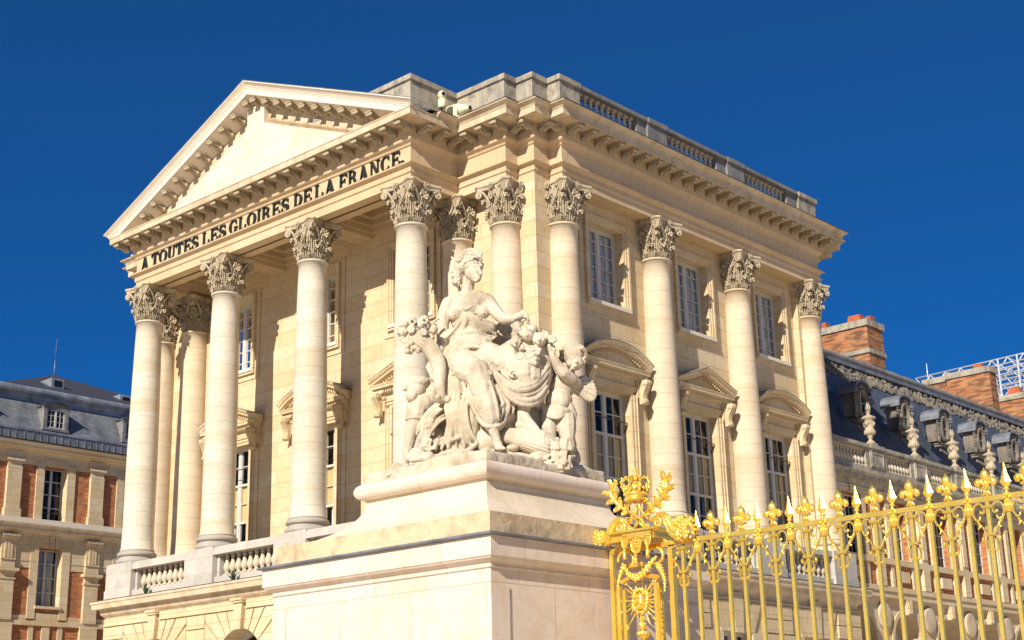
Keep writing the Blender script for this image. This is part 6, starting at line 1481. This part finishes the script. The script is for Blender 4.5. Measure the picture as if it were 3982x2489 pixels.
for k in range(4): m.limb([(1020+9*k, 655, .41, 8), (1008+9*k, 632, .43, 7), (1002+9*k, 618, .42, 6)])
m.limb([(1040, 675, .41, 8), (1046, 650, .43, 7)])
m.limb([(1030, 830, .06, 36), (1000, 760, .10, 30), (985, 700, .14, 24)])
m.limb([(1110, 1070, .14, 66), (1120, 1130, .18, 60), (1125, 1195, .20, 46), (1134, 1245, .16, 48), (1140, 1310, .12, 28), (1138, 1345, .12, 24)]); foot(m, (1130, 1350, .10), (1160, 1372, .22), .75)
m.limb([(1010, 1070, .12, 56), (1010, 1130, .16, 50), (1020, 1190, .16, 38), (1010, 1250, .10, 36)])
ch = m.sculpt('cherub', sg, .0085, 2)
m = Clay(); rr = random.Random(9)
m.blob(1158, 668, .17, 76, 78, 62)
for k in range(60): a = rr.random()*PI*1.25-.2; q = 66+14*rr.random(); m.blob(1160-q*math.cos(a), 690-q*.95*math.sin(a), .12+.16*rr.random(), 14+7*rr.random(), 14, 11, rr.random()*90)
m.limb([(1190, 650, .32, 15), (1215, 640, .34, 15), (1235, 660, .31, 14), (1240, 690, .27, 13)]); m.limb([(1180, 640, .30, 14), (1150, 630, .31, 14), (1120, 650, .28, 13)])
m.blob(1088, 712, .14, 20, 24, 28)
m.sculpt('cherub_hair', ch, .008, 1, .004, (30, 30))
m = Clay()
TIPS = [(1215, 822), (1238, 824), (1258, 836), (1275, 852), (1287, 872), (1294, 893), (1298, 914), (1297, 934), (1290, 952), (1277, 964), (1260, 966), (1243, 958), (1226, 948), (1208, 938), (1190, 928), (1172, 918)]
for k, (x, y) in enumerate(TIPS): m.limb([(1140, 875, .07, 20), ((1140+x)/2, (875+y)/2-4, .085+.012*(k % 2), 15), (x, y, .06+.010*(k % 2), 12)], 1)
m.blob(1225, 890, .06, 58, 6, 52, -28)
for row in range(0):
    for k in range(7-row):
        t = (k+.5)/(7-row); x = 1150+24*row+(0)+118*t*(1-.12*row); y = 868-30*math.sin(PI*t*.55)*1.2+18*row+26*t+6*row*t; m.blob(x, y, .06+.012*row, 24, 5, 34, -18+30*t)
m.limb([(1150, 880, .06, 20), (1190, 840, .04, 16), (1240, 830, .03, 12), (1275, 860, .03, 10)])
m.sculpt('wing', ch, .009, 1)
m = Clay(); m.blob(1070, 1030, .16, 92, 72, 34, -14)
for k in range(5): m.fold([(975, 985+14*k, .20), (1020, 1030+10*k, .26), (1080, 1040+8*k, .28), (1155, 1020+4*k, .18)], 12)
m.limb([(1140, 1000, .18, 26), (1160, 1050, .16, 24), (1165, 1100, .14, 14)]); m.limb([(960, 960, .14, 22), (940, 1000, .16, 22)])
m.sculpt('loincloth', ch, .0085, 2, .004, (14, 8))
# ---- half hidden child behind
m = Clay(); m.blob(735, 540, -.22, 52, 50, 56); m.blob(735, 600, -.28, 60, 50, 60); m.limb([(700, 620, -.3, 50), (690, 720, -.3, 60)])
for k in range(24): a = rnd.random()*PI*2; m.blob(735+44*math.cos(a), 530+44*math.sin(a), -.16+.05*rnd.random(), 15)
m.blob(742, 552, -.13, 9); m.limb([(720, 540, -.14, 6), (735, 538, -.13, 6)])
m.sculpt('hidden_child', sg, .012, 1)
# ---- kneeling figure
m = Clay()
m.blob(190, 900, .24, 62, 64, 62, 20); m.blob(162, 942, .30, 38, 40, 38); m.limb([(146, 922, .345, 8), (138, 940, .355, 9)]); m.limb([(142, 908, .345, 7), (165, 902, .35, 7)]); m.blob(158, 965, .28, 16)
m.limb([(225, 935, .12, 50), (260, 960, .08, 70)]); m.limb([(200, 1000, .22, 50), (178, 1080, .24, 48), (165, 1140, .26, 44), (152, 1200, .26, 37), (137, 1270, .26, 33), (122, 1340, .26, 25), (115, 1375, .27, 22)])
hand(m, (105, 1385, .30), (58, 1395, .34), (-.5, .35, .0), .1, 1.0, 1)
for k in range(4): m.limb([(60, 1388+7*k, .36, 9), (30, 1396+9*k, .36, 8), (8, 1408+9*k, .34, 6)])
m.limb([(330, 900, -.05, 70), (350, 1000, -.05, 80)])
kn = m.sculpt('kneeling_figure', sg, .0095, 2)
m = Clay(); m.blob(196, 868, .21, 78, 76, 50, 14); m.blob(245, 870, .12, 56, 54, 46)
for k in range(5): m.fold([(120, 900-6*k, .24), (160, 850-8*k+10, .30), (215, 838-4*k+8, .28), (265, 850, .16)], 11)
m.limb([(118, 895, .24, 16), (128, 870, .25, 14)])
m.sculpt('head_scarf', kn, .0095, 1, .006, (18, 12))
m = Clay(); m.blob(270, 950, .10, 104, 90, 104, -10); m.blob(218, 985, .20, 76, 66, 88, 10); m.blob(330, 900, -.02, 90, 70, 100); m.limb([(200, 990, .22, 68), (186, 1055, .24, 60)]); m.blob(182, 1082, .25, 62, 54, 15, 4)
for k in range(7): m.fold([(190+22*k, 880, .24-.02*k), (180+24*k, 960, .30-.03*k), (175+26*k, 1040, .28-.03*k), (200+22*k, 1090, .22-.03*k)], 12)
m.sculpt('tunic', kn, .0095, 2, .007, (9, 4))
# ---- wheat
def wheat(m, pts, r_, n):
    for q in range(n):
        a = 2*PI*q/n; m.fold([(x+r_*math.cos(a)*.8, y+r_*math.sin(a)*.6, w+.03*math.sin(a)) for x, y, w in pts], r_*.33)
def ears(m, n, fx, fy, sp, seed, w0, ln=60, tilt=0):
    rr = random.Random(seed)
    for k in range(n):
        x, y = fx+(rr.random()-.5)*sp[0], fy+(rr.random()-.5)*sp[1]; w = w0+.10*rr.random(); a = R(90+tilt+(rr.random()-.5)*50); l = ln*(.7+.5*rr.random())
        for j in range(5):
            t = j/5; px_, py_ = x+math.cos(a)*l*t, y+math.sin(a)*l*t
            m.blob(px_-6, py_, w+.01, 9, 9, 12, -25); m.blob(px_+6, py_, w+.01, 9, 9, 12, 25)
m = Clay(); wheat(m, [(365, 985, .28), (310, 1020, .32), (250, 1090, .34), (215, 1170, .32)], 34, 7); wheat(m, [(370, 1060, .30), (320, 1090, .34), (270, 1150, .35), (250, 1210, .32)], 26, 6)
ears(m, 16, 290, 1150, (150, 150), 4, .28, 62, 10); ears(m, 10, 240, 1230, (90, 80), 6, .28, 50, 15); m.limb([(300, 1180, .2, 60), (280, 1260, .2, 60)])
m.sculpt('wheat_sheaf', sg, .0085, 1, .003, (30, 30))
m = Clay(); m.limb([(760, 1190, .34, 54), (860, 1210, .40, 70), (960, 1235, .42, 84), (1040, 1280, .38, 82)])
for k in range(12):
    a = -1.5+3.0*k/11; m.fold([(750, 1190+48*math.sin(a), .34+.10*math.cos(a)), (860, 1210+64*math.sin(a), .40+.13*math.cos(a)), (960, 1235+78*math.sin(a), .42+.155*math.cos(a)), (1010, 1250+82*math.sin(a), .41+.16*math.cos(a))], 9)
for k in (0, 1, 2): m.fold([(775+9*k, 1142, .36), (790+9*k, 1170, .45), (795+9*k, 1215, .46), (780+9*k, 1250, .38)], 9)
m.blob(1040, 1310, .36, 100, 60, 70, 14); ears(m, 60, 1040, 1275, (200, 150), 8, .44, 62, -4); ears(m, 26, 950, 1330, (110, 80), 9, .45, 50, 10); ears(m, 22, 1110, 1320, (70, 120), 12, .36, 55, -8)
m.sculpt('wheat_sheaf', sg, .0085, 1, .003, (30, 30))
m = Clay()
for (x, y, w, a, b, c_) in ((265, 1322, .46, 40, 38, 40), (195, 1290, .42, 50, 44, 34), (215, 1330, .44, 60, 40, 30), (130, 1382, .42, 28, 26, 26), (785, 1262, .46, 40, 34, 24), (330, 1325, .48, 40, 30, 14), (400, 1300, .48, 50, 34, 14)): m.blob(x, y, w, a, b, c_)
for k in range(4): m.fold([(150, 1290+18*k, .46), (190, 1278+18*k, .50), (240, 1290+16*k, .48)], 10)
m.limb([(150, 1320, .40, 30), (400, 1325, .42, 22), (600, 1300, .40, 22), (785, 1290, .40, 22)]); m.sculpt('fallen_fruit', sg, .011, 1, .003, (20, 20))
gd = MB().add([(-900, -900, 0), (900, -900, 0), (900, 900, 0), (-900, 900, 0)], [(0, 1, 2, 3)]).build('ground', 'ground'); gd['kind'] = 'structure'
